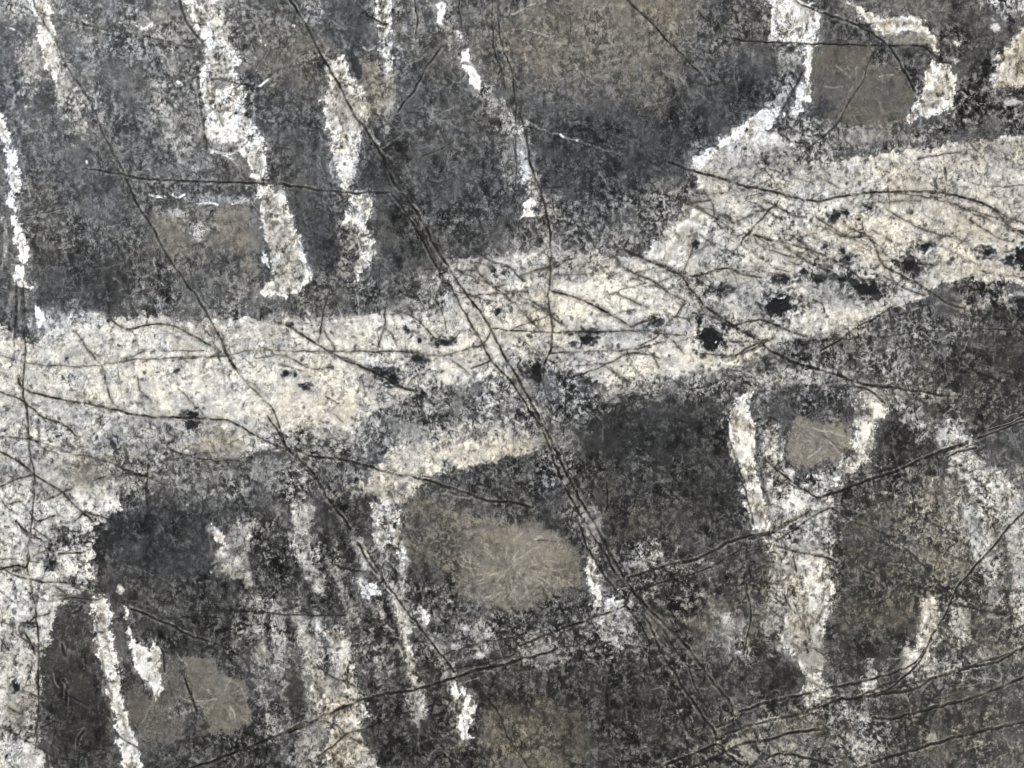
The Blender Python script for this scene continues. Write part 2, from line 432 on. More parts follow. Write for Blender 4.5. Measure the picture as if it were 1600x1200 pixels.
vein([1555,92, 1566,80, 1588,56, 1640,10, 1700,60, 1690,150, 1600,136, 1552,136, 1562,110], 184, 30, .6, 3, 5)
# right of the band
poly([1032,412, 1040,384, 1058,356, 1086,328, 1104,330, 1112,352, 1090,388, 1068,420], 206, 28, .15, 4, 5, part="white_vein")
# triangle at the lower right
poly([1176,612, 1262,600, 1350,612, 1345,650, 1290,662, 1240,650, 1190,650], 82, 42, .0, 5, 9)
vein([1148,622, 1176,610, 1166,634, 1172,650, 1184,662, 1180,700, 1184,722, 1180,736, 1190,760, 1196,774, 1200,800, 1206,826, 1180,838, 1172,812, 1164,778, 1160,742, 1150,722, 1140,696, 1136,664], 206, 34, .1, 2.4, 5)
vein([1198,664, 1216,668, 1226,714, 1238,750, 1262,778, 1296,774, 1300,800, 1280,806, 1250,812, 1226,828, 1206,826, 1198,776, 1200,730, 1190,700], 170, 50, .1, 3, 8)
poly([1232,660, 1248,652, 1290,660, 1330,672, 1336,694, 1322,712, 1288,722, 1266,728, 1246,736, 1230,716], 126, 13, .75, 5, 6, part="brown_inclusion", label="tan wedge inside the white triangle")
soft(1225, 640, 20, 30, 74, 18, -.2, .8)
vein([1344,608, 1370,602, 1388,636, 1380,652, 1366,654, 1366,684, 1358,706, 1352,722, 1324,742, 1298,762, 1266,782, 1252,762, 1272,744, 1308,730, 1330,712, 1338,680, 1340,658, 1352,650, 1344,628], 186, 48, .1, 3, 8)
soft(1352, 668, 14, 16, 226, 14, .1, .9); soft(1372, 642, 10, 10, 216, 16, .1, .9); soft(1290, 748, 36, 8, 104, 56, 0, .6, -30)
vein([1200,846, 1230,842, 1262,862, 1300,858, 1304,900, 1300,940, 1288,976, 1284,1012, 1292,1046, 1280,1050, 1262,1044, 1238,1022, 1216,1010, 1222,986, 1232,950, 1222,910, 1206,880], 186, 42, .15, 3, 7, lab="longest white vein running down from the triangle")
poly([1200,780, 1230,770, 1300,790, 1308,850, 1260,858, 1206,842], 156, 54, .05, 5, 9)
soft(1246, 784, 20, 14, 222, 18, 0, .8); soft(1270, 880, 20, 16, 206, 26, .2, .7); soft(1242, 985, 20, 30, 152, 34, .55, .8); soft(1270, 930, 14, 40, 214, 22, .1, .7); soft(1268,1034,14,16,206,20,.1,.8)
vein([1258,1046, 1276,1050, 1290,1070, 1302,1088, 1280,1096, 1262,1104, 1256,1080], 184, 52, .05, 3, 7)
poly([1400,830, 1440,770, 1500,760, 1560,800, 1580,860, 1560,900, 1500,890, 1450,860], 112, 40, .6, 12, 12, 8, amt=.6)
vein([1464,664, 1490,652, 1506,668, 1516,690, 1494,698, 1474,694], 168, 56, .05, 3, 8)
soft(1470, 682, 10, 10, 222, 14, 0, .8)
vein([1484,712, 1516,704, 1540,722, 1566,742, 1590,770, 1600,800, 1602,824, 1574,816, 1556,786, 1530,750, 1500,740], 152, 52, .2, 4, 9)
soft(1548, 770, 12, 14, 206, 24, .3, .8); soft(1540, 850, 12, 20, 212, 20, .25, .9); soft(1542, 888, 12, 12, 200, 22, .4, .8); soft(1500,790,60,20,120,44,.4,.6,40)
soft(1592, 745, 10, 18, 160, 44, .2, .8)
vein([1442,934, 1458,932, 1464,964, 1466,990, 1452,1022, 1444,1042, 1420,1046, 1406,1052, 1412,1034, 1432,1012, 1440,980], 176, 46, .3, 3, 7)
soft(1420, 1030, 14, 16, 222, 18, .05, .9); soft(1448, 960, 10, 12, 206, 24, .35, .8); soft(1500, 975, 14, 26, 160, 28, .55, .8); soft(1592, 930, 14, 50, 160, 38, .5, .8)
soft(1455, 1045, 26, 14, 196, 40, .2, .7); soft(1560, 1020, 50, 16, 116, 34, .55, .7)
vein([1352,1034, 1364,1034, 1366,1052, 1372,1080, 1352,1080, 1350,1056], 200, 44, .0, 2, 6)
soft(1380, 1045, 8, 14, 180, 44, .0, .7)
soft(1135, 990, 26, 26, 122, 30, .5, .8); soft(1160, 1020, 30, 30, 96, 30, .3, .6)
# lower left
vein([146,932, 162,934, 172,950, 174,984, 180,1020, 187,1056, 190,1088, 200,1108, 210,1148, 218,1176, 224,1200, 240,1300, 210,1300, 192,1200, 186,1172, 180,1140, 177,1112, 168,1076, 160,1046, 150,1010, 146,986], 210, 34, -.05, 2, 5, lab="long thin white vein leaning right at the lower left")
pale_line([150,955, 153,1000, 166,1060, 176,1100], 3, 110, .7, .2)
vein([194,950, 200,952, 203,976, 208,1000, 222,1004, 232,1020, 240,1004, 250,1008, 256,1034, 254,1066, 250,1090, 243,1099, 240,1078, 224,1064, 212,1042, 206,1016, 198,986], 222, 22, -.05, 1.8, 4, lab="short pointed white vein with a sharp lower tip")
soft(247, 1025, 6, 12, 168, 26, .1, .8)
vein([332,824, 344,828, 352,842, 360,852, 358,862, 342,848], 204, 22, .1, 1.8, 4)
soft(352, 880, 26, 22, 124, 58, .1, .8); soft(378, 826, 20, 20, 128, 58, 0, .7)
soft(188, 921, 6, 6, 210, 14, .1, .9, 0, .1)
soft(467, 815, 10, 44, 138, 56, 0, .8); soft(474, 868, 12, 26, 128, 56, .05, .7, -10); soft(432, 806, 12, 30, 104, 44, 0, .7); soft(385,985,20,16,124,44,.1,.7)
soft(485, 875, 8, 8, 215, 18, 0, .8)
vein([586,786, 610,784, 626,798, 624,826, 632,852, 637,880, 624,886, 616,860, 608,850, 600,868, 586,862, 588,836, 584,812], 186, 50, -.05, 2.4, 7)
vein([558,848, 572,852, 578,872, 576,890, 566,888, 562,868], 200, 34, .0, 1.8, 5)
vein([556,902, 584,908, 596,924, 596,934, 584,926, 576,938, 562,924], 190, 44, -.1, 2, 6)
pale_line([590,940, 600,962], 7, 180, .7)
vein([620,936, 636,944, 646,966, 646,984, 638,990, 646,1030, 652,1072, 644,1070, 636,1020, 624,976, 618,956], 186, 40, .0, 2, 5)
vein([654,950, 668,954, 674,972, 660,974], 212, 24, -.1, 1.8, 4)
soft(648, 1095, 14, 18, 148, 56, .1, .8)
poly([664,984, 690,990, 702,1030, 712,1058, 696,1050, 680,1022], 134, 54, .0, 4, 8)
soft(735, 985, 24, 16, 150, 56, .0, .7); soft(742, 1018, 22, 12, 150, 56, .0, .7); soft(722, 1008, 30, 30, 112, 50, 0, .6)
soft(440, 938, 50, 12, 108, 50, 0, .7); soft(498, 920, 8, 6, 224, 14, 0, .9); soft(410,955,16,10,140,50,0,.7)
vein([702,1060, 714,1064, 716,1096, 706,1096], 218, 20, -.05, 1.6, 4)
vein([720,1076, 732,1082, 740,1106, 738,1130, 728,1162, 718,1160, 718,1126, 726,1106], 208, 34, .0, 2, 5)
vein([466,962, 478,984, 494,1002, 514,1012, 500,1040, 520,1068, 504,1100, 490,1110, 484,1080, 482,1044, 468,1012, 462,980], 160, 52, .15, 3, 8)
vein([508,980, 530,982, 546,994, 552,1040, 550,1066, 566,1090, 570,1120, 560,1142, 574,1166, 590,1200, 600,1280, 500,1280, 508,1200, 504,1172, 524,1130, 500,1118, 510,1090, 530,1072, 524,1040, 514,1006], 178, 46, .3, 3, 8, lab="cream vein splitting in two under the fork at the bottom")
soft(534, 1030, 14, 26, 212, 20, .3, .8); soft(515, 1072, 18, 20, 158, 26, .15, .8); soft(540, 1180, 26, 24, 166, 40, .5, .7)
soft(495, 975, 8, 22, 176, 44, .1, .7); soft(432, 1130, 24, 24, 116, 50, .1, .7); soft(438,1020,10,60,108,48,.1,.7); soft(408,1040,10,40,110,50,.2,.6)
vein([914,866, 930,872, 936,904, 942,948, 932,950, 924,922, 916,894], 202, 34, .0, 2, 5)
vein([944,938, 962,934, 984,946, 960,958, 946,954], 196, 34, .05, 2, 5)
soft(968, 980, 20, 32, 142, 54, -.1, .9, 20); soft(975, 1010, 34, 16, 118, 54, -.1, .7)
soft(928, 805, 10, 30, 150, 48, 0, .8, -18); soft(900, 800, 26, 40, 104, 50, -.05, .6); soft(885, 700, 20, 40, 128, 50, -.05, .7)
soft(994, 868, 12, 26, 150, 50, -.15, .9, 35); soft(1030, 864, 8, 18, 160, 44, -.1, .8, -10); soft(860, 745, 30, 30, 92, 46, -.1, .7)
# left white column, its own pattern
poly([-60,760, 40,742, 62,762, 120,772, 190,786, 184,804, 150,824, 143,856, 148,904, 108,924, 84,956, 76,1002, 62,1022, 59,1060, 54,1140, 72,1205, 90,1400, -60,1400], 198, 46, .14, 5, 8, 5, amt=.9)
soft(95, 838, 34, 22, 96, 46, .1, .85); soft(78, 880, 14, 14, 76, 50, -.2, .9); soft(75, 770, 40, 14, 140, 30, .2, .8); soft(75, 790, 60, 10, 210, 30, 0, .5)
soft(120, 912, 26, 12, 130, 60, 0, .8); soft(20, 1000, 24, 26, 176, 40, .1, .6); soft(35, 1110, 26, 36, 136, 50, .5, .7); soft(40,1035,18,20,170,40,.3,.6); soft(10,745,30,12,120,30,.1,.8)
soft(48, 975, 12, 8, 70, 30, 0, .9); soft(8, 1012, 8, 12, 70, 40, 0, .8)
soft(30, 1140, 40, 12, 110, 50, .2, .6)
poly([170,682, 176,682, 186,706, 184,712, 176,704], 60, 20, -.3, 2, 3, 2)
soft(243, 700, 10, 6, 96, 30, 0, .9); soft(225, 622, 16, 12, 140, 40, .2, .7); soft(268, 690, 8, 20, 120, 40, 0, .6)
soft(280, 722, 60, 20, 100, 48, 0, .6)

for f, m in [([340,862, 362,858, 384,880, 396,905, 378,915, 362,900, 342,884],132),([368,816, 392,812, 396,850, 384,862, 366,850],140),([452,786, 488,786, 486,830, 494,870, 506,905, 500,930, 486,915, 474,880, 458,850],138),
        ([418,940, 440,944, 446,985, 448,1040, 440,1076, 430,1050, 426,1000, 416,970],126),([398,960, 412,1000, 418,1060, 430,1120, 448,1150, 420,1160, 404,1100, 396,1040],112),
        ([480,1110, 520,1130, 500,1170, 490,1230, 450,1230, 462,1160],122),([640,1070, 668,1076, 664,1112, 650,1130, 642,1100],136),
        ([560,1000, 600,1010, 612,1050, 600,1070, 570,1050],104),([676,1000, 702,1030, 716,1066, 700,1066, 682,1036],132),([748,966, 770,990, 760,1030, 742,1010],128),
        ([590,862, 616,880, 626,920, 640,960, 626,962, 606,925, 592,900],112),([540,920, 556,940, 552,980, 538,970],116),
        ([240,130, 262,134, 268,190, 290,230, 300,260, 276,250, 252,200],118),([120,20, 150,20, 148,110, 160,180, 142,170, 128,100],104),([232,12, 268,10, 276,60, 264,100, 240,70],116),
        ([640,-10, 660,0, 664,60, 650,90, 640,50],100),([616,0, 632,0, 632,90, 618,80],112),([770,150, 800,180, 812,230, 800,300, 786,260, 780,200],98),([470,-10, 500,0, 502,50, 484,40],110),
        ([1476,700, 1530,716, 1572,760, 1604,812, 1604,850, 1560,812, 1516,760, 1484,730],146),([1496,770, 1530,790, 1548,830, 1566,890, 1546,905, 1522,862, 1500,820],138),([1580,850, 1604,860, 1604,980, 1588,950],140),
        ([1484,940, 1508,948, 1516,1000, 1496,1010, 1486,980],138),([1376,600, 1420,630, 1460,676, 1446,690, 1410,656, 1380,624],116),([1110,940, 1150,960, 1166,1020, 1140,1030, 1120,990],112),
        ([1212,858, 1226,900, 1224,960, 1206,1020, 1192,1000, 1200,930],108),([1420,1060, 1470,1040, 1530,1020, 1560,1030, 1480,1060, 1420,1076],96),([1256,1100, 1330,1104, 1372,1130, 1340,1150, 1270,1140],78),
        ([1180,1150, 1230,1156, 1290,1150, 1310,1180, 1250,1210, 1180,1200],84),([1340,1110, 1384,1130, 1382,1176, 1350,1186, 1330,1150],98),([905,790, 925,800, 940,850, 930,870, 914,830],130),([926,960, 980,950, 990,990, 962,1020, 940,1000],132),
        ([820,990, 880,1000, 900,1030, 850,1050, 810,1030],100),([990,880, 1010,844, 1026,850, 1004,900],128),([28,84, 44,66, 58,60, 64,90, 56,124, 42,164, 34,150, 36,120],120),([84,60, 110,120, 132,160, 134,216, 116,216, 104,180, 92,140],130),([205,25, 250,18, 300,34, 296,60, 250,72, 210,56],104),([236,145, 262,150, 284,190, 300,224, 280,232, 256,206, 240,180],120),([146,16, 158,60, 150,110, 138,110, 134,60],100),([590,180, 620,150, 618,190, 604,208],112),([846,300, 872,306, 872,340, 850,338],125),([850,372, 858,362, 866,390, 900,396, 950,388, 960,404, 880,412, 846,404],140),([905,386, 950,360, 990,356, 1000,376, 950,396],115),([1230,180, 1300,196, 1380,200, 1370,230, 1290,236, 1240,220],112),([760,140, 790,168, 812,196, 798,206, 772,176],122),([462,950, 474,955, 484,1000, 496,1030, 488,1040, 472,1000],140),([384,905, 396,900, 408,940, 404,960, 392,940],120),([520,850, 532,860, 536,900, 526,910, 518,880],112),([600,880, 612,890, 618,930, 612,950, 604,920],128),([1466,690, 1500,700, 1540,745, 1560,790, 1546,800, 1520,760, 1484,720],140),([1560,790, 1590,800, 1602,860, 1590,900, 1570,850],136),([1530,880, 1560,890, 1566,940, 1550,960, 1536,920],120)]:
    poly(f, m + 24, 46, .1, 3.5, 9, 6, amt=.9)
for q in [(345,868,8,8),(390,836,5,14),(462,806,4,16),(476,800,4,14),(474,872,7,8),(402,938,6,5),(434,960,8,6),(465,990,4,18),(497,985,5,12),(442,1010,5,14),(560,905,6,8),(598,960,5,8),(746,1025,10,5),(727,980,7,6),(712,1010,8,6),(1496,688,10,7),(1520,722,8,10),(1550,762,8,12),(1590,790,6,14),(1508,800,9,12)]:
    soft(*q, 204, 36, .05, .7, 0, .5)

for f, w, m in [([335,828, 352,852, 366,872, 386,906],11,178),([372,815, 371,848, 388,884],10,160),([461,788, 465,850, 480,890, 498,926],8,180),([476,790, 479,834],8,190),
        ([460,958, 477,1004, 481,1050, 487,1104],12,182),([428,978, 438,1036, 441,1078],8,165),([496,958, 500,986],8,205),([556,850, 574,926, 597,960, 608,984],9,178),([618,930, 633,1000, 650,1072, 661,1120],9,196),
        ([611,790, 621,832, 631,880, 625,932],10,196),([586,790, 591,852],10,176),([655,950, 671,1000, 702,1052],9,172),([404,960, 414,1020, 424,1090],9,150),([440,1086, 452,1130, 446,1180],9,150),([520,890, 540,940, 552,966],8,150),
        ([242,132, 266,186, 302,232],12,158),([263,50, 266,122],10,140),([18,128, 26,170, 40,196],7,160),([145,60, 139,120],8,140),([176,120, 182,190],8,128),([740,140, 770,166, 806,200],11,150),([810,196, 826,250, 838,306],10,168),
        ([1390,588, 1438,638, 1482,690],11,150),([1558,738, 1602,792],10,190),([1506,700, 1540,740, 1570,790, 1590,840],12,172),([1350,598, 1372,620],10,170),([1215,940, 1212,1000, 1240,1030],10,150),([700,1076, 712,1130],8,165),([764,960, 752,1010],9,160)]:
    pale_line(f, w, m, .85, .1, 6)

# ------------------------------------------------------------------ brown inclusions
def brown(flat, m, c, w, lab, f=4, r=5):
    r *= 1.3
    poly(flat, m, c, w, f, r, 4, part="brown_inclusion", label=lab)
brown([236,330, 262,328, 278,348, 296,372, 298,396, 284,408, 268,392, 250,364], 112, 22, .5, "tan sliver beside the upper left crack", 5, 7)
brown([330,328, 352,318, 376,318, 394,346, 402,384, 402,420, 384,430, 366,404, 350,388, 340,360], 118, 18, .45, "upright tan patch left of the tall white vein", 5, 7)
soft(345, 410, 30, 22, 78, 24, -.35, .8); soft(310, 400, 24, 30, 96, 26, .15, .6)
soft(308, 362, 14, 16, 186, 40, -.1, .8); soft(270, 334, 22, 6, 188, 44, -.1, .7); soft(345, 312, 50, 8, 168, 54, -.2, .7); soft(360,440,40,14,128,44,0,.7)
brown([1272,78, 1300,72, 1360,74, 1380,92, 1400,104, 1418,132, 1430,150, 1422,166, 1414,186, 1370,190, 1330,196, 1310,186, 1280,176, 1268,150, 1272,110], 86, 10, .5, "dark grey brown inclusion between the two upper right veins", 3, 4)
soft(1375, 92, 14, 14, 66, 50, -.1, .8); soft(1410, 88, 16, 8, 66, 30, 0, .9); soft(1425, 118, 12, 26, 66, 50, 0, .8, -25); soft(1285, 168, 22, 12, 56, 14, -.4, .8); soft(1340,120,40,30,90,9,.55,.6); soft(1330,40,40,14,66,30,-.2,.8,25)
brown([634,786, 672,778, 720,800, 760,812, 800,822, 846,822, 884,842, 902,864, 908,888, 896,918, 858,930, 838,946, 812,958, 780,950, 740,938, 716,926, 706,896, 690,880, 650,872, 636,846, 632,812], 112, 17, .6, "largest rounded brown inclusion with pale scratches below the band", 6, 8)
soft(830, 870, 70, 50, 134, 12, .7, .8); soft(660, 830, 34, 40, 94, 20, .35, .8); soft(790,925,60,24,120,13,.55,.7); soft(700,850,50,30,98,26,.3,.6)
brown([284,1026, 310,1024, 336,1032, 346,1050, 376,1064, 390,1084, 392,1128, 376,1138, 356,1149, 334,1142, 318,1118, 302,1096, 296,1070, 288,1050], 113, 12, .6, "smooth oval brown inclusion at the lower left", 2.2, 3)
brown([196,1070, 214,1076, 238,1092, 240,1104, 230,1140, 214,1152, 208,1124, 200,1098], 94, 10, .45, "narrow brown sliver beside the long thin vein", 3, 4)
brown([250,1024, 278,1030, 286,1062, 296,1092, 292,1110, 292,1146, 262,1162, 240,1160, 224,1154, 236,1124, 244,1100, 256,1080], 98, 14, .42, "dull brown patch left of the smooth oval inclusion", 4, 5)
soft(285, 1108, 24, 16, 112, 36, .3, .8); soft(185, 1000, 8, 24, 92, 10, .45, .8); soft(260,1180,40,20,84,24,.2,.7)
soft(1295, 1020, 60, 30, 70, 26, .4, .4)

# the fourth, upper: dark lower margin of the slab's right corner
soft(1380, 1040, 36, 30, 58, 24, .3, .6)
for q in [(1340,1172,14,22),(1232,1150,12,8),(1230,1170,18,8),(1372,1165,10,12),(1273,1126,10,5),(1340,1118,18,8),(1455,1155,10,12),(1170,1180,16,14),(1205,1130,26,8),(1250,1135,16,4)]:
    soft(*q, 172, 40, .35, .75, 0, .3)
soft(1265, 1140, 60, 12, 84, 28, .5, .6)
soft(1150, 1160, 14, 6, 178, 20, .5, .9, -25)

# ------------------------------------------------------------------ scattered light and dark grain over everything
mid = fbm(X, Y, 16, 401, 3, .75)
big = fbm(X, Y, 90, 421, 3, .6)
stv = fbm(X * 1.0, Y * .34, 9, 441, 2, .6)
mid2 = fbm(X, Y, 30, 461, 3, .7)
M += mid * np.clip(Cn * .5, 2, 24) + mid2 * np.clip(Cn * .3, 1, 14) + big * 9 + stv * np.clip(Cn * .3, 1, 12)
# the white veins and cream band are broken by darker host grains
pits = fbm(X, Y, 13, 481, 3, .8)
pale = smooth(150, 185, M)
white = np.isin(REG, [i for i, p in enumerate(PARTS) if p[0] == 'white_vein'])
pit2 = fbm(X * 1.1, Y * .6, 24, 485, 4, .8)
M -= (66 * smooth(.12, .75, pit2) - 8) * white * np.clip((Cn - 14) / 20, 0, 1.1)
W += .35 * smooth(-.1, .6, pit2) * white
Cn -= 9 * white
M -= 70 * pale * smooth(.36, .8, pits) * np.clip((Cn - 18) / 20, 0, 1)
M += 22 * pale * smooth(.2, .7, -pits)
def streak(deg, wl, seed, k=.22):
    t = math.radians(deg); u = X * math.cos(t) + Y * math.sin(t); w = -X * math.sin(t) + Y * math.cos(t)
    return fbm(u * k + WX * 3, w + WY * 3, wl, seed, 3, .65)
wgt = fbm(X, Y, 160, 520, 2)
st = streak(80, 13, 501) * smooth(-.3, .3, wgt) + streak(35, 12, 511) * smooth(-.3, .3, -wgt)
M += st * np.clip((Cn - 12) * .8, 0, 22) * (1 - .45 * pale)
# and the dark rock carries pale clots
dk = 1 - smooth(95, 140, M)
M += 54 * dk * smooth(.28, .8, fbm(X, Y, 13, 491, 4, .8)) * np.clip((Cn - 16) / 18, 0, 1.3)
M += 40 * dk * smooth(.25, .75, fbm(X, Y * .4, 22, 495, 4, .75)) * np.clip((Cn - 18) / 18, 0, 1.2) * smooth(-.1, .35, fbm(X, Y, 140, 497, 2))
M -= 20 * dk * smooth(.1, .6, fbm(X, Y * .6, 36, 499, 4, .75))

# ------------------------------------------------------------------ black crystals
def crystal(cx, cy, rx, ry, ang=0, m=26, part=True):
    R = max(rx, ry) + 12
    sl = box(cx - R, cy - R, cx + R, cy + R)
    k = min(6.0, .45 * min(rx, ry) + 1); dx = X[sl] + WX[sl] * k - cx; dy = Y[sl] + WY[sl] * k - cy
    t = math.radians(ang); ca, sa = math.cos(t), math.sin(t)
    r = np.sqrt(((dx * ca + dy * sa) / rx) ** 2 + ((-dx * sa + dy * ca) / ry) ** 2)
    d = (r - 1) * min(rx, ry)
    a = 1 - smooth(-1.8, 2.2, d + EDGE[sl] * min(4.0, .35 * min(rx, ry) + .6))
    M[sl] += (m - M[sl]) * a; Cn[sl] += (7 - Cn[sl]) * a
    if not part: return
    W[sl] += (-.5 - W[sl]) * a
    g = (1 - smooth(0, 11, d)) * .4
    W[sl] += (-.3 - W[sl]) * g; M[sl] -= 34 * g * (1 - a); Cn[sl] += 14 * g * (1 - a)
    if part:
        PARTS.append(("black_crystal", None)); rr = REG[sl]; rr[d < .3] = len(PARTS) - 1
for q in [(1217,477,21,13,5),(1219,461,5,5),(1110,530,17,16),(1356,453,20,12,10),(1320,437,12,5,10),(1422,414,12,9,20),(1447,385,8,3,0),(1543,394,10,6,0),(1598,402,14,16),(1581,403,9,5),
          (1306,337,9,5,-30),(1322,333,3,4),(1357,324,5,3),(912,529,13,7,-25),(920,518,9,3,-10),(1094,498,4,5),(1128,452,9,4),(1226,437,12,3),(1278,437,8,6,20),(1256,424,5,4),(1600,470,14,5),
          (693,535,11,4,10),(650,561,11,5,10),(611,590,11,7,30),(600,582,10,5,0),(636,514,4,5),(655,532,4,4),(445,583,5,4),(463,585,3,4),(480,605,8,3,10),
          (301,646,10,6,0),(298,663,5,8,20),(23,1074,4,9,12),(278,577,6,3,-20),(777,487,4,4),(105,560,4,4),(695,724,4,4),(1289,387,4,3),(1315,390,4,3),(1322,404,7,4),(1449,386,3,3),(455,508,4,3),(1020,505,9,3,-30),(1087,381,5,7),(835,578,9,6,0),(842,588,5,8)]:
    crystal(*q)
    if q[2] > 6:
        cr = np.random.RandomState(int(q[0]))
        for _ in range(int(q[2] * 1.6)):
            an = cr.uniform(0, 6.28); rr_ = cr.uniform(.9, 2.2)
            crystal(q[0] + math.cos(an) * q[2] * rr_, q[1] + math.sin(an) * q[3] * rr_, cr.uniform(1, 3), cr.uniform(1, 2.6), 0, cr.uniform(30, 70), part=False)
# tiny dark flecks inside the pale minerals
rs = np.random.RandomState(77)
pt = 0
for _ in range(2600):
    x, y = rs.uniform(-100, 1700), rs.uniform(-100, 1300)
    ix, iy = np.searchsorted(AX, x), np.searchsorted(AY, y)
    if M[iy, ix] < 128: continue
    crystal(x, y, rs.uniform(.9, 2.9), rs.uniform(.9, 2.6), rs.uniform(0, 180), rs.uniform(62, 118), part=False)

# ------------------------------------------------------------------ cracks
crack([45,-30, 60,20, 85,60, 105,105, 140,158, 165,215, 195,272], 1.7, .5)
crack([195,272, 215,322, 236,352, 262,400, 290,440, 310,468, 335,512, 352,545, 366,572, 374,584], 2.0, .72, .2, label="dark straight crack down the upper left of the slab")
crack([345,530, 356,556, 368,578], 2.6, .9, .1, part=False)
crack([374,584, 400,612, 425,640, 440,676, 447,700], 1.2, .55)
crack([418,650, 436,676, 448,698, 466,716, 490,740, 512,778, 535,808, 548,827], 1.9, .8)
crack([462,700, 472,726, 500,756, 530,790, 545,812], 1.1, .5)
crack([400,680, 426,694, 447,702, 466,712], 1.6, .7)
crack([420,-40, 453,0, 475,35, 500,82, 525,126, 550,172, 575,208, 588,228, 600,250, 616,285, 636,312, 660,345, 680,385, 705,425, 730,462, 746,482, 766,512, 790,560, 816,600], 2.3, .88, .3, label="longest crack, running from the top edge into the pale band")
crack([805,585, 836,640, 861,688, 886,742, 906,780, 931,822, 952,862, 986,920, 1020,958, 1066,1002, 1110,1060, 1152,1112], 2.4, .86, .35, label="lower half of the long crack that ends in a sharp corner")
crack([612,302, 640,340, 662,378, 684,420, 706,452, 722,482, 746,522, 770,566, 800,598, 826,640, 850,676, 868,728, 890,776, 908,806, 935,850, 966,900, 985,925], 1.8, .75, .3)
crack([640,330, 668,380, 690,430, 712,462], 1.3, .55)
crack([903,810, 914,848, 930,878, 950,908, 976,936], 1.7, .75)
crack([987,922, 980,936, 976,944], 2, .8)
crack([770,-20, 769,40, 773,82, 784,112, 790,140], 1.2, .6); crack([778,-20, 780,40, 788,80, 800,110, 806,180, 806,260, 805,300], 1.2, .55)
crack([812,176, 824,222, 830,262, 846,300, 856,346, 860,384, 860,430, 857,470, 863,505, 860,545, 852,566, 850,582], 1.9, .85, .3)
crack([853,560, 872,572, 882,588, 884,620, 880,680], 1.4, .6); crack([848,580, 850,610, 862,640], 1.3, .55)
crack([130,264, 180,271, 230,280, 330,284, 400,286, 440,288, 500,297, 560,302, 612,300], 1.7, .75, .1)
crack([1045,254, 1085,268, 1120,277, 1160,290, 1200,298, 1222,303, 1272,314, 1320,306, 1380,300, 1450,300, 1502,308, 1532,316, 1562,332, 1600,350, 1680,390], 2.5, .88, .35, label="dark crack curving across the right end of the pale band")
crack([1455,306, 1500,322, 1540,336, 1560,340], 1.2, .55); crack([1395,300, 1440,306, 1490,318], 1.2, .5)
crack([1555,325, 1575,352, 1600,366, 1650,400], 2.6, .6, .5, part=False)
crack([1130,58, 1200,66, 1300,69, 1380,71, 1436,72, 1456,84, 1478,98], 1.5, .75, .2)
crack([1220,-30, 1245,2, 1290,22, 1340,40, 1380,63, 1400,90, 1430,142], 1.9, .75, .1)
crack([1378,66, 1356,100, 1346,130, 1325,162, 1305,196, 1272,224, 1254,246], 1.3, .6)
crack([1208,176, 1218,196, 1222,206, 1240,222, 1262,222], 1.3, .5); crack([1216,190, 1222,172, 1240,140, 1256,110], 1.5, .6)
crack([980,0, 1010,28, 1040,60, 1070,90, 1098,118], 1.6, .75, .2)
crack([960,-20, 980,0, 1010,30], 1.5, .5, part=False)
crack([692,72, 668,102, 656,124, 645,146, 632,158, 622,174], 1.8, .75, .2)
crack([573,22, 592,34, 604,38], 1.5, .7)
crack([-20,606, 0,613, 35,626, 64,650, 100,664, 120,682], 1.7, .75); crack([-20,690, 10,684, 60,690, 110,708, 140,714, 172,724, 220,742, 260,758], 1.4, .45, .2)
crack([28,592, 40,609, 100,625, 150,634, 200,645, 232,652, 262,652, 300,653, 345,655, 362,660, 398,680], 2.1, .85, .35)
crack([466,702, 482,712, 520,716, 560,724, 604,738, 650,746, 672,752, 720,768, 762,782, 800,785, 832,793], 2.1, .85, .3)
crack([37,520, 40,565, 36,606, 43,650, 46,700, 53,744, 52,780, 47,832, 42,880, 50,918, 56,960, 60,1004, 60,1080, 57,1150, 55,1170], 1.6, .75, .2)
crack([22,540, 26,470, 25,440], 2.6, .5); crack([36,440, 40,500, 54,545], 1.5, .5)
crack([-30,690, 0,706, 30,722, 52,740, 92,766, 118,792, 146,816], 2.2, .7, .4); crack([53,742, 30,748, 0,760, -20,766], 1.8, .6, .4)
crack([-30,892, 0,890, 22,884, 40,887, 46,868], 2, .85); crack([-10,880, 20,898, 60,908, 100,910, 156,918], 1.8, .75, .1)
crack([55,930, 70,938, 90,938, 110,934, 150,938, 160,934], 1.6, .6); crack([-10,968, 12,975, 26,990, 44,1004, 56,1020], 1.6, .5); crack([30,988, 34,975, 56,974], 2.6, .7, 0)
crack([-20,1130, 10,1140, 32,1152, 50,1162, 80,1180, 120,1190], 1.6, .5)
crack([205,952, 262,975, 300,994, 346,1010, 380,1030], 1.7, .75, .1); crack([260,966, 310,964, 350,966], 1, .5)
crack([288,1060, 298,1086, 308,1116], 1.8, .8); crack([244,1004, 254,1020, 257,1050], 1.6, .8, 0)
crack([180,1142, 194,1156, 212,1166], 1.6, .8, 0); crack([350,953, 400,957, 470,961, 540,961], 1.3, .6)
crack([250,1230, 300,1200, 330,1190, 400,1163, 432,1150, 458,1142, 500,1122, 560,1096, 600,1086, 650,1078, 700,1062, 744,1048, 782,1040, 812,1030, 850,1022, 870,1014], 2.6, .92, .3, label="heavy dark crack climbing from the bottom left edge")
crack([440,1146, 480,1128], 3.4, .9, 0, part=False); crack([570,1096, 590,1093], 4.6, .9, 0, part=False)
crack([490,1185, 520,1165, 545,1147, 580,1134, 612,1119, 648,1112], 1.6, .65); crack([495,1038, 520,1058, 552,1072, 568,1086], 1.4, .6); crack([520,1128, 545,1150, 576,1166], 1.4, .5)
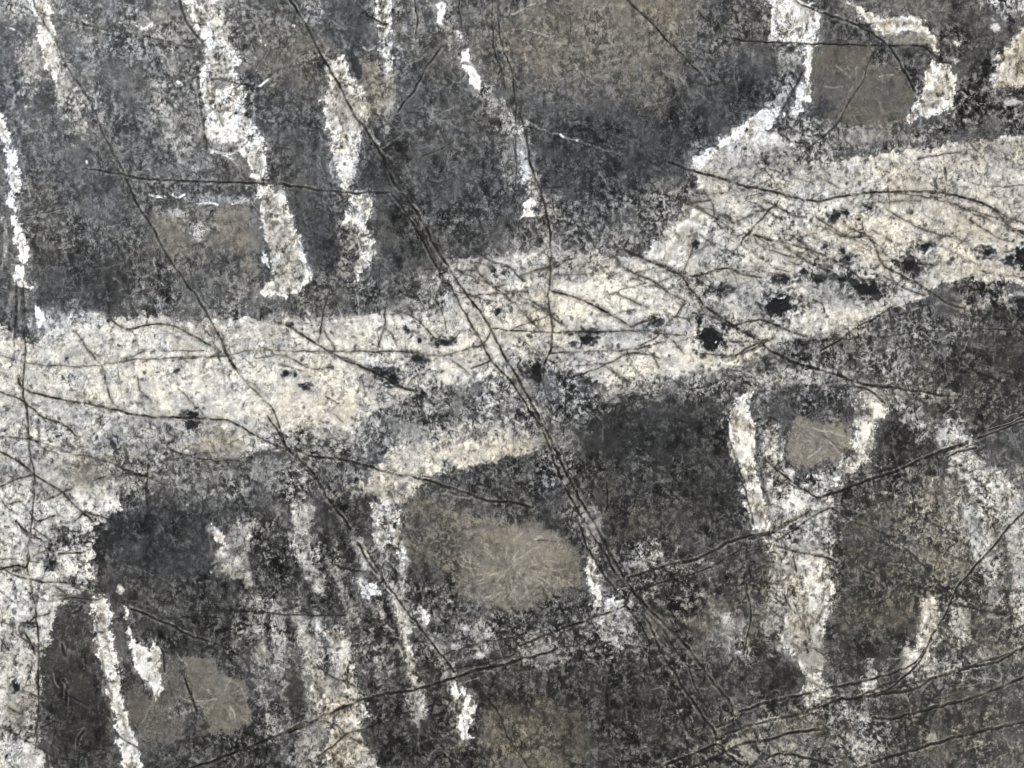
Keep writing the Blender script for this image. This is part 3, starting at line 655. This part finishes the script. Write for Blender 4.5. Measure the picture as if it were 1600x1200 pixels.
crack([670,1033, 700,1020, 745,1006, 790,998, 820,990], 1.4, .6); crack([812,1010, 858,990, 902,974, 974,948, 980,938], 1.9, .8, .2)
crack([700,1045, 760,1036, 812,1018], 1.3, .45)
crack([982,902, 1040,884, 1092,872, 1142,846, 1180,836, 1204,832, 1240,812, 1262,800], 2.6, .92, .4, label="heavy black crack rising to the right, left half")
crack([1170,842, 1186,836, 1204,832, 1222,822, 1236,814], 4.2, .92, .2, part=False)
crack([1276,778, 1300,772, 1350,752, 1400,736, 1440,718, 1474,704, 1512,690], 2.9, .92, .4, label="heavy black crack rising to the right, right half")
crack([1470,707, 1490,700, 1511,690], 4, .9, .2, part=False); crack([1480,715, 1500,706, 1525,700], 1.8, .7)
crack([1525,686, 1560,672, 1600,658, 1660,640], 1.8, .75); crack([1540,672, 1570,664, 1600,652], 1.2, .5)
crack([985,925, 1030,912, 1100,890, 1160,858, 1200,850, 1240,828, 1262,812, 1296,794], 1.6, .6)
crack([1190,712, 1204,726, 1232,748, 1254,764, 1278,778], 1.6, .7); crack([1300,794, 1330,814, 1376,832, 1420,862, 1456,900, 1472,916, 1488,930], 1.6, .6, .3)
crack([1210,852, 1240,862, 1280,868, 1310,878], 1.7, .6, .4); crack([1240,868, 1244,892], 1.5, .6)
crack([1130,660, 1144,700, 1156,740, 1170,790, 1178,820], 1.8, .55); crack([1176,700, 1188,740, 1204,790], 1.3, .5)
crack([862,455, 900,465, 945,486, 986,511], 1.9, .78, .4); crack([985,511, 1008,502, 1024,496], 2.4, .85); crack([1020,506, 1024,498, 1018,494], 2, .8, 0, part=False)
crack([770,513, 806,516, 862,519, 960,518, 1022,518, 1034,522, 1090,524], 1.5, .62, .2)
crack([1072,474, 1054,494, 1038,512, 1022,528, 1000,540], 1.4, .6); crack([860,553, 900,549, 960,548, 1000,544, 1040,534], 1.3, .5)
crack([890,592, 920,580, 955,566, 990,552, 1030,560], 1.5, .6, .3); crack([1100,552, 1140,556, 1170,548, 1195,534, 1210,528], 1.4, .55, .3)
crack([960,382, 990,398, 1012,406, 1040,420, 1064,430, 1078,452, 1094,470, 1120,492, 1160,518, 1190,534], 2.2, .75, .5)
crack([958,400, 985,424, 1022,440, 1046,458, 1072,470], 1.5, .55, .5); crack([1074,452, 1090,466, 1100,488], 4, .4, .4, part=False)
crack([1150,555, 1185,536, 1200,545, 1240,566, 1290,580, 1350,600, 1400,606, 1455,614, 1500,620], 2.3, .78, .35)
crack([1075,432, 1100,428, 1112,423, 1140,420, 1160,428, 1190,434], 1.7, .65, .3); crack([1068,424, 1078,400, 1084,378], 1.2, .45)
crack([1150,508, 1172,502, 1196,502, 1230,515, 1262,526], 1.8, .65, .3); crack([1130,534, 1180,534, 1200,530], 1.5, .6)
crack([1144,396, 1160,376, 1180,352, 1200,332, 1216,314], 1.5, .6, .2); crack([1100,300, 1114,320, 1116,336], 1.4, .5); crack([1084,300, 1100,304, 1130,302], 1.6,.5)
crack([1180,368, 1240,384, 1290,400, 1322,418, 1350,438], 1.8, .6, .4); crack([1376,430, 1400,442, 1424,456, 1446,462], 1.6, .6, .3); crack([1180,372, 1190,386, 1240,402], 1.4, .4, .3)
crack([1330,358, 1360,372, 1378,410, 1400,426, 1426,440, 1452,456, 1480,474, 1508,480], 1.8, .62, .35)
crack([1282,548, 1310,532, 1345,508, 1366,498, 1388,484], 1.8, .65, .2); crack([1430,518, 1480,516, 1530,514, 1580,514], 1.4, .55, .3); crack([1250,540, 1300,530, 1370,528, 1440,516], 1.2, .4)
crack([1270,468, 1284,474, 1288,488], 1.8, .7, 0); crack([1330,600, 1362,612, 1382,630], 1.8, .7); crack([1500,570, 1530,582, 1570,600], 1.6, .7)
crack([1350,602, 1372,602, 1420,604, 1480,620, 1520,650], 1.2,.4)
crack([430,502, 458,514, 492,536, 520,554, 548,566, 580,580, 600,590, 625,604, 650,610], 2.1, .75, .35)
crack([512,462, 504,488, 502,512, 497,534], 1.5, .7); crack([506,516, 518,534, 524,548], 1.3, .55)
crack([602,480, 600,512, 594,528, 590,542], 1.5, .65); crack([600,512, 612,522, 620,542], 1.3, .55)
crack([612,486, 640,492, 660,508, 682,530], 1.5, .6, .3); crack([718,520, 706,534, 694,540], 2, .85, 0); crack([678,468, 690,486, 698,520], 1.4, .55)
crack([280,562, 350,556, 400,547, 460,549, 540,549, 620,549, 650,552, 690,556, 740,543, 760,540], 1.4, .55, .2)
crack([400,560, 440,555, 470,568, 492,577, 520,574], 1.4, .55, .2); crack([490,552, 530,556, 576,580], 1.4,.4)
crack([740,390, 768,408, 784,412, 800,422, 820,440], 1.6, .6, .2); crack([738,408, 752,430, 776,452, 800,470, 822,492, 840,512], 1.6, .5, .3)
crack([735,576, 756,568, 768,562], 1.6, .7); crack([766,520, 760,532, 754,540], 1.2, .6)
crack([118,518, 135,542, 148,560, 158,572, 164,590, 172,622, 184,636], 1.6, .6, .3); crack([-20,552, 0,556, 50,568, 110,572, 160,570, 210,562, 260,560, 340,556], 1.3, .5, .2)
crack([172,500, 200,514, 240,506, 270,510, 300,524, 322,536, 345,550], 1.8, .6, .3); crack([192,562, 212,554, 226,548], 1.4, .5); crack([215,590, 218,610, 232,622], 1.2, .45)
crack([262,700, 300,715, 340,720, 385,722], 1.2, .5)
crack([1152,1112, 1200,1098, 1250,1086, 1300,1074, 1350,1064, 1380,1056, 1402,1048, 1430,1036, 1446,1012], 1.8, .82, .2)
crack([1446,1014, 1462,984, 1478,956, 1488,932, 1500,912, 1524,884, 1548,858, 1578,822, 1610,790, 1660,740], 1.8, .82, .3, label="crack branching down from the right edge")
crack([1446,1014, 1434,1036, 1408,1060, 1380,1080, 1340,1090], 1.7, .75, .2)
crack([1488,930, 1470,916, 1458,900], 1.8, .8, part=False); crack([1490,943, 1530,952, 1572,960], 1.6, .65); crack([1472,976, 1496,996, 1524,1026], 1.3, .5)
crack([1152,1112, 1142,1128, 1118,1136], 1.5, .7, .2); crack([1149,1124, 1156,1136, 1166,1152], 1.6, .8)
crack([987,922, 1000,942, 1020,968, 1040,992, 1056,1018, 1070,1036, 1084,1046, 1098,1046], 1.5, .65, .2)
crack([976,944, 996,970, 1014,1002], 1.7, .7, .2); crack([992,946, 1012,970, 1022,994, 1030,1014], 1.8, .7, .2)
crack([1036,1026, 1052,1048, 1066,1074, 1084,1100, 1100,1124, 1116,1142, 1118,1164, 1134,1176], 2.3, .88, .2)
crack([1076,1046, 1086,1072, 1092,1084], 1.3, .55); crack([1030,1056, 1050,1096, 1066,1126, 1078,1144, 1108,1160], 1.5, .5)
crack([1014,1000, 1014,1060], 1, .4)
crack([1020,1204, 1048,1192, 1098,1172, 1122,1164, 1134,1176], 2, .82, .3); crack([1060,1210, 1100,1190, 1134,1176, 1160,1162, 1200,1156, 1232,1146, 1288,1140], 2.4, .82, .5)
crack([1120,1156, 1150,1140, 1200,1126, 1262,1112, 1308,1094, 1336,1092, 1372,1074, 1402,1064], 2.2, .82, .4)
crack([1340,1090, 1400,1082, 1430,1076, 1462,1058, 1520,1042, 1562,1032, 1600,1012, 1680,990], 2.6, .82, .6, label="upper of the three parallel cracks at the lower right")
crack([1356,1088, 1420,1070, 1480,1052, 1540,1032, 1600,1012], 1.5, .55, .5)
crack([1364,1122, 1400,1122, 1450,1108, 1512,1092, 1560,1074, 1600,1058, 1680,1036], 2.2, .85, .4, label="middle of the three parallel cracks at the lower right")
crack([1330,1204, 1390,1182, 1440,1168, 1500,1150, 1560,1136, 1600,1126, 1680,1100], 2.5, .85, .5, label="lowest of the three parallel cracks at the lower right")
crack([1196,1186, 1216,1178, 1250,1182, 1300,1196], 2, .8, .4); crack([1134,1176, 1160,1196], 2, .7); crack([1128,1176, 1146,1174, 1158,1182], 4, .8, 0, part=False)
crack([574,862, 592,892, 606,916, 628,944, 652,976, 672,1002, 692,1026, 710,1050], 1.7, .72, .2)
crack([560,848, 578,882, 590,896], 1.8, .7); crack([550,892, 576,894, 592,908], 1.6, .6)
crack([732,1054, 752,1080, 776,1112, 792,1148, 812,1180, 832,1206], 1.6, .65, .2)
crack([332,124, 376,132, 398,134], 1.4, .6); crack([60,20, 100,32, 170,48, 240,60, 300,76], 1.3, .4)
crack([280,0, 292,34, 310,60, 318,64], 2.2, .75, 0); crack([310,120, 316,180, 324,232], 2.4, .5, 0)
crack([405,24, 420,70, 398,110], 1, .3); crack([600,250, 640,300, 660,330], 1.6, .6, .1)
crack([648,0, 652,30, 650,60], 2, .6, 0); crack([718,0, 718,24, 722,40], 1.6, .5, 0)
crack([1476,318, 1478,290], 1.4, .6, 0); crack([1476,262, 1478,280], 3, .7, 0, part=False)
crack([1440,560, 1490,575, 1540,620, 1600,650], 1.2, .35); crack([1240,940, 1256,980, 1262,996], 1.2, .4)
crack([1165,912, 1172,960, 1162,1020], 1.8, .55, 0); crack([948,754, 950,780, 946,800], 1.8, .6, 0)
# slanting fissure sets that hatch the band right of its middle
hb = np.random.RandomState(31)
for k in range(64):
    x, y = (hb.uniform(1040, 1520), hb.uniform(300, 500)) if k < 44 else (hb.uniform(660, 1040), hb.uniform(400, 590))
    a = math.radians(29 + hb.normal(0, 5) if k % 3 else -14 + hb.normal(0, 7)); L = hb.uniform(30, 105)
    fl = [x, y]; px_, py_ = x, y
    for q in range(4):
        a += hb.normal(0, .1); px_ += math.cos(a) * L / 4; py_ += math.sin(a) * L / 4; fl += [px_, py_]
    ix, iy = np.searchsorted(AX, px_), np.searchsorted(AY, py_)
    if REG[iy, ix] != 1: continue
    crack(fl, hb.uniform(.9, 1.6), hb.uniform(.28, .5), .3, part=False)
cl = np.random.RandomState(44)
for k in range(34):   # short dark seams breaking up the white left column
    x, y = cl.uniform(0, 140), cl.uniform(770, 1190); a = math.radians(cl.choice([20, 70, 110, -30]) + cl.normal(0, 14)); L = cl.uniform(14, 46)
    crack([x, y, x + math.cos(a) * L * .5 + cl.normal(0, 3), y + math.sin(a) * L * .5, x + math.cos(a) * L, y + math.sin(a) * L], cl.uniform(1.0, 2.4), cl.uniform(.4, .75), .35, part=False)
# small secondary hairlines, mostly in the pale band, following its shear
hr = np.random.RandomState(9)
for k in range(330):
    x, y = hr.uniform(-60, 1660), hr.uniform(150, 1250)
    ix, iy = np.searchsorted(AX, x), np.searchsorted(AY, y)
    inb = REG[iy, ix] == 1
    if not inb and hr.rand() > .22: continue
    a = math.radians(hr.choice([32, 50, -18, 5, 85], p=[.34, .2, .2, .16, .1]) + hr.normal(0, 9))
    L = hr.uniform(18, 70); p = [x, y]
    fl = [x, y]
    for s in range(3):
        a += hr.normal(0, .09)
        p = [p[0] + math.cos(a) * L / 3, p[1] + math.sin(a) * L / 3]; fl += p
    crack(fl, hr.uniform(.7, 1.3), hr.uniform(.25, .55), .12, part=False)

# ------------------------------------------------------------------ pale scratches and healed hairlines
for f, w, m, a in [([800,22, 826,10, 852,2],2.4,190,.8),([800,46, 826,48, 862,60, 890,74, 918,94],3,176,.7),([818,188, 850,202, 880,214, 902,220],2.2,170,.7),([900,220, 940,232, 975,242],2.4,150,.6),
        ([670,180, 700,192, 730,208, 752,222],2.6,140,.6),([1098,112, 1110,130],3,160,.7),([720,138, 750,146],2,160,.6),([500,24, 540,46],2,150,.5),
        ([214,1152, 226,1124, 238,1098, 252,1066, 264,1030],2.2,140,.7),([240,1100, 238,1120],2,150,.6),([186,1016, 208,1042],2.4,140,.7),([350,1060, 372,1070, 384,1094, 386,1124],1.6,146,.6),
        ([1340,104, 1336,130, 1326,152],2.6,150,.8),([1320,170, 1300,200, 1296,204],3,150,.6),([1270,668, 1300,676, 1330,684],2.2,170,.7),([1320,180, 1380,178, 1410,172],2,112,.6),
        ([1240,710, 1252,720],2.4,160,.7),([230,38, 238,34],3,190,.8),([814,856, 830,876, 852,898],2.2,158,.6),([790,884, 770,868, 752,850],1.6,146,.5),([784,888, 760,884, 735,880],1.6,146,.5),([786,890, 766,906, 750,926],1.6,146,.5),
        ([800,880, 806,856, 812,838],1.6,150,.5),([802,884, 822,868, 846,850],1.6,150,.5),([806,892, 830,906, 850,916],1.6,150,.5),([796,896, 800,920, 808,944],1.6,156,.6),([812,936, 822,926, 836,920],1.8,160,.6),([840,838, 842,870],1.4,150,.4),
        ([780,892, 775,915, 770,938],1.5,146,.5),([792,880, 790,856, 784,838],1.5,146,.5),([345,1100, 356,1110, 364,1128],1.6,146,.5),([322,1060, 340,1078],1.4,140,.4),
        ([942,664, 940,690],2,110,.6),([1030,782, 1078,784],2.4,106,.7),([200,150, 240,148],2,130,.6),([215,158, 240,160, 243,150],2,160,.7),([390,150, 398,176],2,180,.6),
        ([504,84, 520,98],3,170,.8),([484,90, 506,84, 512,76],3,170,.8),([568,74, 576,78, 586,72],2.6,190,.8),([1350,1100, 1420,1082, 1500,1056],2.4,110,.5),([1270,1094, 1330,1084],2.4,150,.4),
        ([868,690, 890,740, 915,790, 940,830, 975,880],3,128,.55),([700,436, 730,480, 755,520, 780,560],4,205,.5),([1010,955, 1060,1002, 1100,1050],2,112,.5)]:
    pale_line(f, w, m, a, .25)
sr = np.random.RandomState(21)
for k in range(700):
    x, y = sr.uniform(0, 1600), sr.uniform(0, 1200)
    ix, iy = np.searchsorted(AX, x), np.searchsorted(AY, y)
    if M[iy, ix] > 120: continue
    a = math.radians(sr.choice([80, 60, 25, -20]) + sr.normal(0, 14)); L = sr.uniform(10, 62)
    pale_line([x, y, x + math.cos(a) * L * .5 + sr.normal(0, 1.5), y + math.sin(a) * L * .5, x + math.cos(a) * L, y + math.sin(a) * L], sr.uniform(.8, 1.8), M[iy, ix] + sr.uniform(35, 85), sr.uniform(.35, .8), .1)
for cx_, cy_, R0, R1, n_ in [(795,886,10,95,34),(350,1090,6,42,12),(1290,690,6,34,8),(1345,130,10,60,9)]:
    for k in range(n_):
        a = sr.uniform(0, 6.28); r0 = sr.uniform(R0, R1 * .7); r1 = r0 + sr.uniform(12, 34)
        xx, yy = cx_ + math.cos(a) * r0 * 1.1, cy_ + math.sin(a) * r0 * .7
        pale_line([xx, yy, cx_ + math.cos(a + .05) * (r0 + r1) * .55, cy_ + math.sin(a + .05) * (r0 + r1) * .36, cx_ + math.cos(a + .12) * r1 * 1.1, cy_ + math.sin(a + .12) * r1 * .72], sr.uniform(.9, 2.0), 176, sr.uniform(.35, .75), .45)
# specular glints painted as near-white strokes on edges and cracks
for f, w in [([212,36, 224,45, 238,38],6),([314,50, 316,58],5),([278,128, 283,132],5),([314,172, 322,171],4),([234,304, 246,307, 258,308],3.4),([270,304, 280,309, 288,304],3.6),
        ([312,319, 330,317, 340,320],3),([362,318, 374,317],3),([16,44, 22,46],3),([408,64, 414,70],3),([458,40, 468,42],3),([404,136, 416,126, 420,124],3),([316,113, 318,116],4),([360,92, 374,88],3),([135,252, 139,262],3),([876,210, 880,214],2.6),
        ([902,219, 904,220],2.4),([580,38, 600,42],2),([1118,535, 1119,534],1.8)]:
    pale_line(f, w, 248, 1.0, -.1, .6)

# overall balance: whiter veins; upper haze painted in as lighter, cooler dark rock
M += 2 + 10 * smooth(190, 210, M) + 6 * (1 - smooth(80, 125, M)) + (9 - 7 * smooth(300, 900, Y)) * (1 - smooth(80, 125, M)) - 2 * (REG == 1)
Cn *= 1 - .30 * smooth(150, 190, M) * (REG == 1)
W += fbm(X, Y, 110, 541, 3, .7) * .28
W -= .06 * (1 - smooth(60, 100, M)) * (1 - smooth(250, 900, Y)); W += .12 * smooth(500, 1000, Y) + .06
lr = smooth(600, 1200, X * .6 + Y * .8)  # dark tones deepened toward the lower right to offset lamp haze
Cn *= 1 + .1 * lr * (1 - smooth(110, 160, M)); M -= 6 * lr * (1 - smooth(90, 130, M))
M = np.clip(M, 14, 250)

for idx, sl, d, hw in CRACKS:
    r = REG[sl]; r[d < hw] = idx

# ------------------------------------------------------------------ material
mat = bpy.data.materials.new("polished_stone")
mat.use_nodes = True
nt = mat.node_tree
nt.nodes.clear()
N = nt.nodes.new; Lk = nt.links.new
def val(sock, v):
    if isinstance(v, (int, float)): sock.default_value = v
    else: Lk(v, sock)
def mth(op, a, b=0.0, c=None, clamp=False):
    n = N("ShaderNodeMath"); n.operation = op; n.use_clamp = clamp
    val(n.inputs[0], a); val(n.inputs[1], b)
    if c is not None: val(n.inputs[2], c)
    return n.outputs[0]
def attr(name):
    n = N("ShaderNodeAttribute"); n.attribute_name = name; n.attribute_type = 'GEOMETRY'
    return n.outputs["Fac"]
tc = N("ShaderNodeTexCoord").outputs["Object"]
def noise(scale, detail=1.0, rough=.5, dist=0.0, st=(1, 1, 1), off=(0, 0, 0)):
    mp = N("ShaderNodeMapping"); Lk(tc, mp.inputs[0])
    mp.inputs["Scale"].default_value = st; mp.inputs["Location"].default_value = off
    n = N("ShaderNodeTexNoise"); Lk(mp.outputs[0], n.inputs["Vector"])
    n.inputs["Scale"].default_value = scale; n.inputs["Detail"].default_value = detail
    n.inputs["Roughness"].default_value = rough; n.inputs["Distortion"].default_value = dist
    return n.outputs["Fac"]
aM, aC, aW, aK = attr("tone"), attr("speckle"), attr("warmth"), attr("fissure")
s1 = noise(82, 3.0, .66, .5, (1.0, .84, 1))            # grains of every size from 12 mm down
s2 = noise(190, 1.0, .6, 0.6, (1.0, .85, 1), (3, 7, 1)) # grains about 5 mm
s3 = noise(30, 3.0, .65, .6, (1, 1, 1), (9, 2, 5))      # clusters
a1 = mth('MULTIPLY', mth('SUBTRACT', s1, .5), 6.2)
a2 = mth('MULTIPLY', mth('SUBTRACT', s2, .5), 5.6)
a3 = mth('MULTIPLY', mth('SUBTRACT', s3, .5), 2.4)
# crystal cells: each grain brightest at its middle, darker along its seams
jn = N("ShaderNodeTexNoise"); Lk(tc, jn.inputs["Vector"]); jn.inputs["Scale"].default_value = 70; jn.inputs["Detail"].default_value = 2
jm = N("ShaderNodeVectorMath"); jm.operation = 'MULTIPLY_ADD'
Lk(jn.outputs["Color"], jm.inputs[0]); jm.inputs[1].default_value = (.016, .022, 0); Lk(tc, jm.inputs[2])
def cells(scale):
    vo = N("ShaderNodeTexVoronoi"); vo.voronoi_dimensions = '2D'; vo.feature = 'F1'
    Lk(jm.outputs[0], vo.inputs["Vector"]); vo.inputs["Scale"].default_value = scale
    return vo
v1 = cells(100); v2 = cells(165)
c1 = mth('MULTIPLY', mth('SUBTRACT', .42, v1.outputs["Distance"]), 3.2)
c2 = mth('MULTIPLY', mth('SUBTRACT', .42, v2.outputs["Distance"]), 2.0)
sx = N("ShaderNodeSeparateColor"); Lk(v1.outputs["Color"], sx.inputs[0])
c3 = mth('MULTIPLY', mth('SUBTRACT', sx.outputs[0], .5), .9)     # grain to grain difference
cel = mth('ADD', mth('ADD', c1, c2), c3)
sp = mth('MULTIPLY', mth('ADD', mth('ADD', a1, a2), a3), .62)
sp = mth('MULTIPLY', mth('TANH', mth('ADD', sp, mth('MULTIPLY', cel, .55))), 1.2)
# thin dark seams winding between the grains
rid = mth('ABSOLUTE', mth('SUBTRACT', noise(52, 2.0, .6, 1.4, (1, .8, 1), (1, 5, 8)), .5))
rid = mth('SUBTRACT', 1.0, mth('MULTIPLY', rid, 34.0))
rid = mth('MAXIMUM', rid, 0.0)
rid2 = mth('ABSOLUTE', mth('SUBTRACT', noise(88, 1.0, .6, 1.0, (1, .6, 1), (11, 5, 2)), .5))
rid2 = mth('MAXIMUM', mth('SUBTRACT', 1.0, mth('MULTIPLY', rid2, 20.0)), 0.0)
spk = mth('ADD', mth('ADD', sp, mth('MULTIPLY', rid, -1.1)), mth('MULTIPLY', rid2, -.55))
# dark rock shows sparse light grains, pale rock sparse dark ones
bias = mth('MULTIPLY', mth('SUBTRACT', 128.0, aM), .0042)
spk = mth('ADD', spk, mth('MULTIPLY', mth('SUBTRACT', mth('MULTIPLY', spk, spk), .45), bias))
# the grain is bolder in some places than in others
amp = mth('MINIMUM', mth('MAXIMUM', mth('MULTIPLY', mth('SUBTRACT', noise(17, 4.0, .65, .5, (1, 1, 1), (2, 9, 4)), .27), 3.7), .34), 1.26)
v = mth('ADD', aM, mth('MULTIPLY', spk, mth('MULTIPLY', aC, mth('MULTIPLY', amp, 1.12))))
fine = mth('MULTIPLY', mth('SUBTRACT', noise(520, 0, .5), .5), 26)
v = mth('ADD', v, fine)
v = mth('DIVIDE', mth('SUBTRACT', v, 4.0), 255.0)
v = mth('MINIMUM', mth('MAXIMUM', v, .045), .93)
lin = mth('POWER', v, 2.2)
kk = mth('SUBTRACT', 1.0, mth('MULTIPLY', aK, .93))
kk = mth('POWER', kk, 1.6)
lin = mth('MULTIPLY', lin, kk)
# colour of the mineral: warm brown-cream against blue-grey
wr = mth('ADD', aW, mth('MULTIPLY', mth('SUBTRACT', noise(60, 2, .6, 0, (1, 1, 1), (4, 4, 4)), .5), .5))
wr = mth('ADD', wr, mth('MULTIPLY', aK, .25))
R = mth('MULTIPLY', lin, mth('ADD', 1.0, mth('MULTIPLY', wr, .14)))
G = mth('MULTIPLY', lin, mth('ADD', 1.0, mth('MULTIPLY', wr, .022)))
B = mth('MULTIPLY', lin, mth('SUBTRACT', 1.0, mth('MULTIPLY', wr, .19)))
cc = N("ShaderNodeCombineColor")
Lk(R, cc.inputs[0]); Lk(G, cc.inputs[1]); Lk(B, cc.inputs[2])
bs = N("ShaderNodeBsdfPrincipled")
Lk(cc.outputs[0], bs.inputs["Base Color"])
rough = mth('ADD', .36, mth('MULTIPLY', aK, .4))
Lk(rough, bs.inputs["Roughness"])
bs.inputs["Specular IOR Level"].default_value = .26
bump = N("ShaderNodeBump"); bump.inputs["Strength"].default_value = .6; bump.inputs["Distance"].default_value = .0012
h = mth('SUBTRACT', mth('MULTIPLY', s2, .12), aK)
Lk(h, bump.inputs["Height"]); Lk(bump.outputs[0], bs.inputs["Normal"])
om = N("ShaderNodeOutputMaterial"); Lk(bs.outputs[0], om.inputs[0])

# ------------------------------------------------------------------ geometry: one mesh per mineral body
VX = (X - 800) / 1000; VY = (600 - Y) / 1000
VXf, VYf = VX.ravel(), VY.ravel()
VZf = (-K.ravel() * .0006)
F = [a.ravel() for a in (M, Cn, W, K)]
ii = np.arange((NY - 1) * (NX - 1)).reshape(NY - 1, NX - 1)
r0 = (np.arange(NY - 1)[:, None] * NX + np.arange(NX - 1)[None, :])
quads = np.stack([r0 + NX, r0 + NX + 1, r0 + 1, r0], -1).reshape(-1, 4)
# the body of a face is that of its upper-left vertex
freg = REG[:-1, :-1].ravel()

def set_attrs(me, idx):
    for nm, src in zip(("tone", "speckle", "warmth", "fissure"), F):
        a = me.attributes.new(nm, 'FLOAT', 'POINT')
        a.data.foreach_set("value", src[idx].astype(np.float32))

def mesh_from(name, fidx, skirt=False):
    q = quads[fidx]
    used, inv = np.unique(q.ravel(), return_inverse=True)
    q2 = inv.reshape(-1, 4)
    co = np.stack([VXf[used], VYf[used], VZf[used]], -1)
    src = used
    faces = q2
    if skirt:
        top = np.arange(NX); right = np.arange(NY) * NX + NX - 1
        bot = (NY - 1) * NX + np.arange(NX)[::-1]; left = (np.arange(NY) * NX)[::-1]
        ring = np.concatenate([top[:-1], right[:-1], bot[:-1], left[:-1]])
        n = len(ring); b = len(co)
        up = np.stack([VXf[ring], VYf[ring], VZf[ring]], -1)
        dn = up.copy(); dn[:, 2] = -.02
        co = np.concatenate([co, up, dn]); src = np.concatenate([src, ring, ring])
        k = np.arange(n); k2 = (k + 1) % n
        faces = np.concatenate([q2, np.stack([b + k, b + k2, b + n + k2, b + n + k], -1)])
        # underside
        c = [b + n + 0, b + n + NX - 1, b + n + NX - 1 + NY - 1, b + n + 2 * (NX - 1) + NY - 1]
        faces = np.concatenate([faces, np.array([c])])
    me = bpy.data.meshes.new(name)
    me.vertices.add(len(co)); me.vertices.foreach_set("co", co.astype(np.float32).ravel())
    me.loops.add(faces.size); me.loops.foreach_set("vertex_index", faces.astype(np.int32).ravel())
    me.polygons.add(len(faces))
    me.polygons.foreach_set("loop_start", (np.arange(len(faces)) * 4).astype(np.int32))
    me.polygons.foreach_set("loop_total", np.full(len(faces), 4, np.int32))
    me.update(calc_edges=True)
    set_attrs(me, src)
    me.materials.append(mat)
    return me

root = bpy.data.objects.new("polished_stone", None)
root.location = (0, 0, 0)
root.empty_display_size = .2
scene.collection.objects.link(root)
root["label"] = "polished grey and cream stone slab with white veins, brown inclusions and thin dark cracks"
root["category"] = "stone slab"
root["kind"] = "thing"

order = np.argsort(freg, kind='stable')
fs = freg[order]
starts = np.searchsorted(fs, np.arange(len(PARTS) + 1))
for k, (nm, lab) in enumerate(PARTS):
    fi = order[starts[k]:starts[k + 1]]
    if len(fi) < 6:
        if len(fi): print("tiny part", nm, len(fi))
        if k and len(fi) == 0: continue
    o = bpy.data.objects.new(nm, mesh_from(nm, fi, skirt=(k == 0)))
    scene.collection.objects.link(o)
    o.parent = root
    if lab: o["label"] = lab
from collections import Counter
print("grid", NX, NY, Counter(p[0] for p in PARTS))
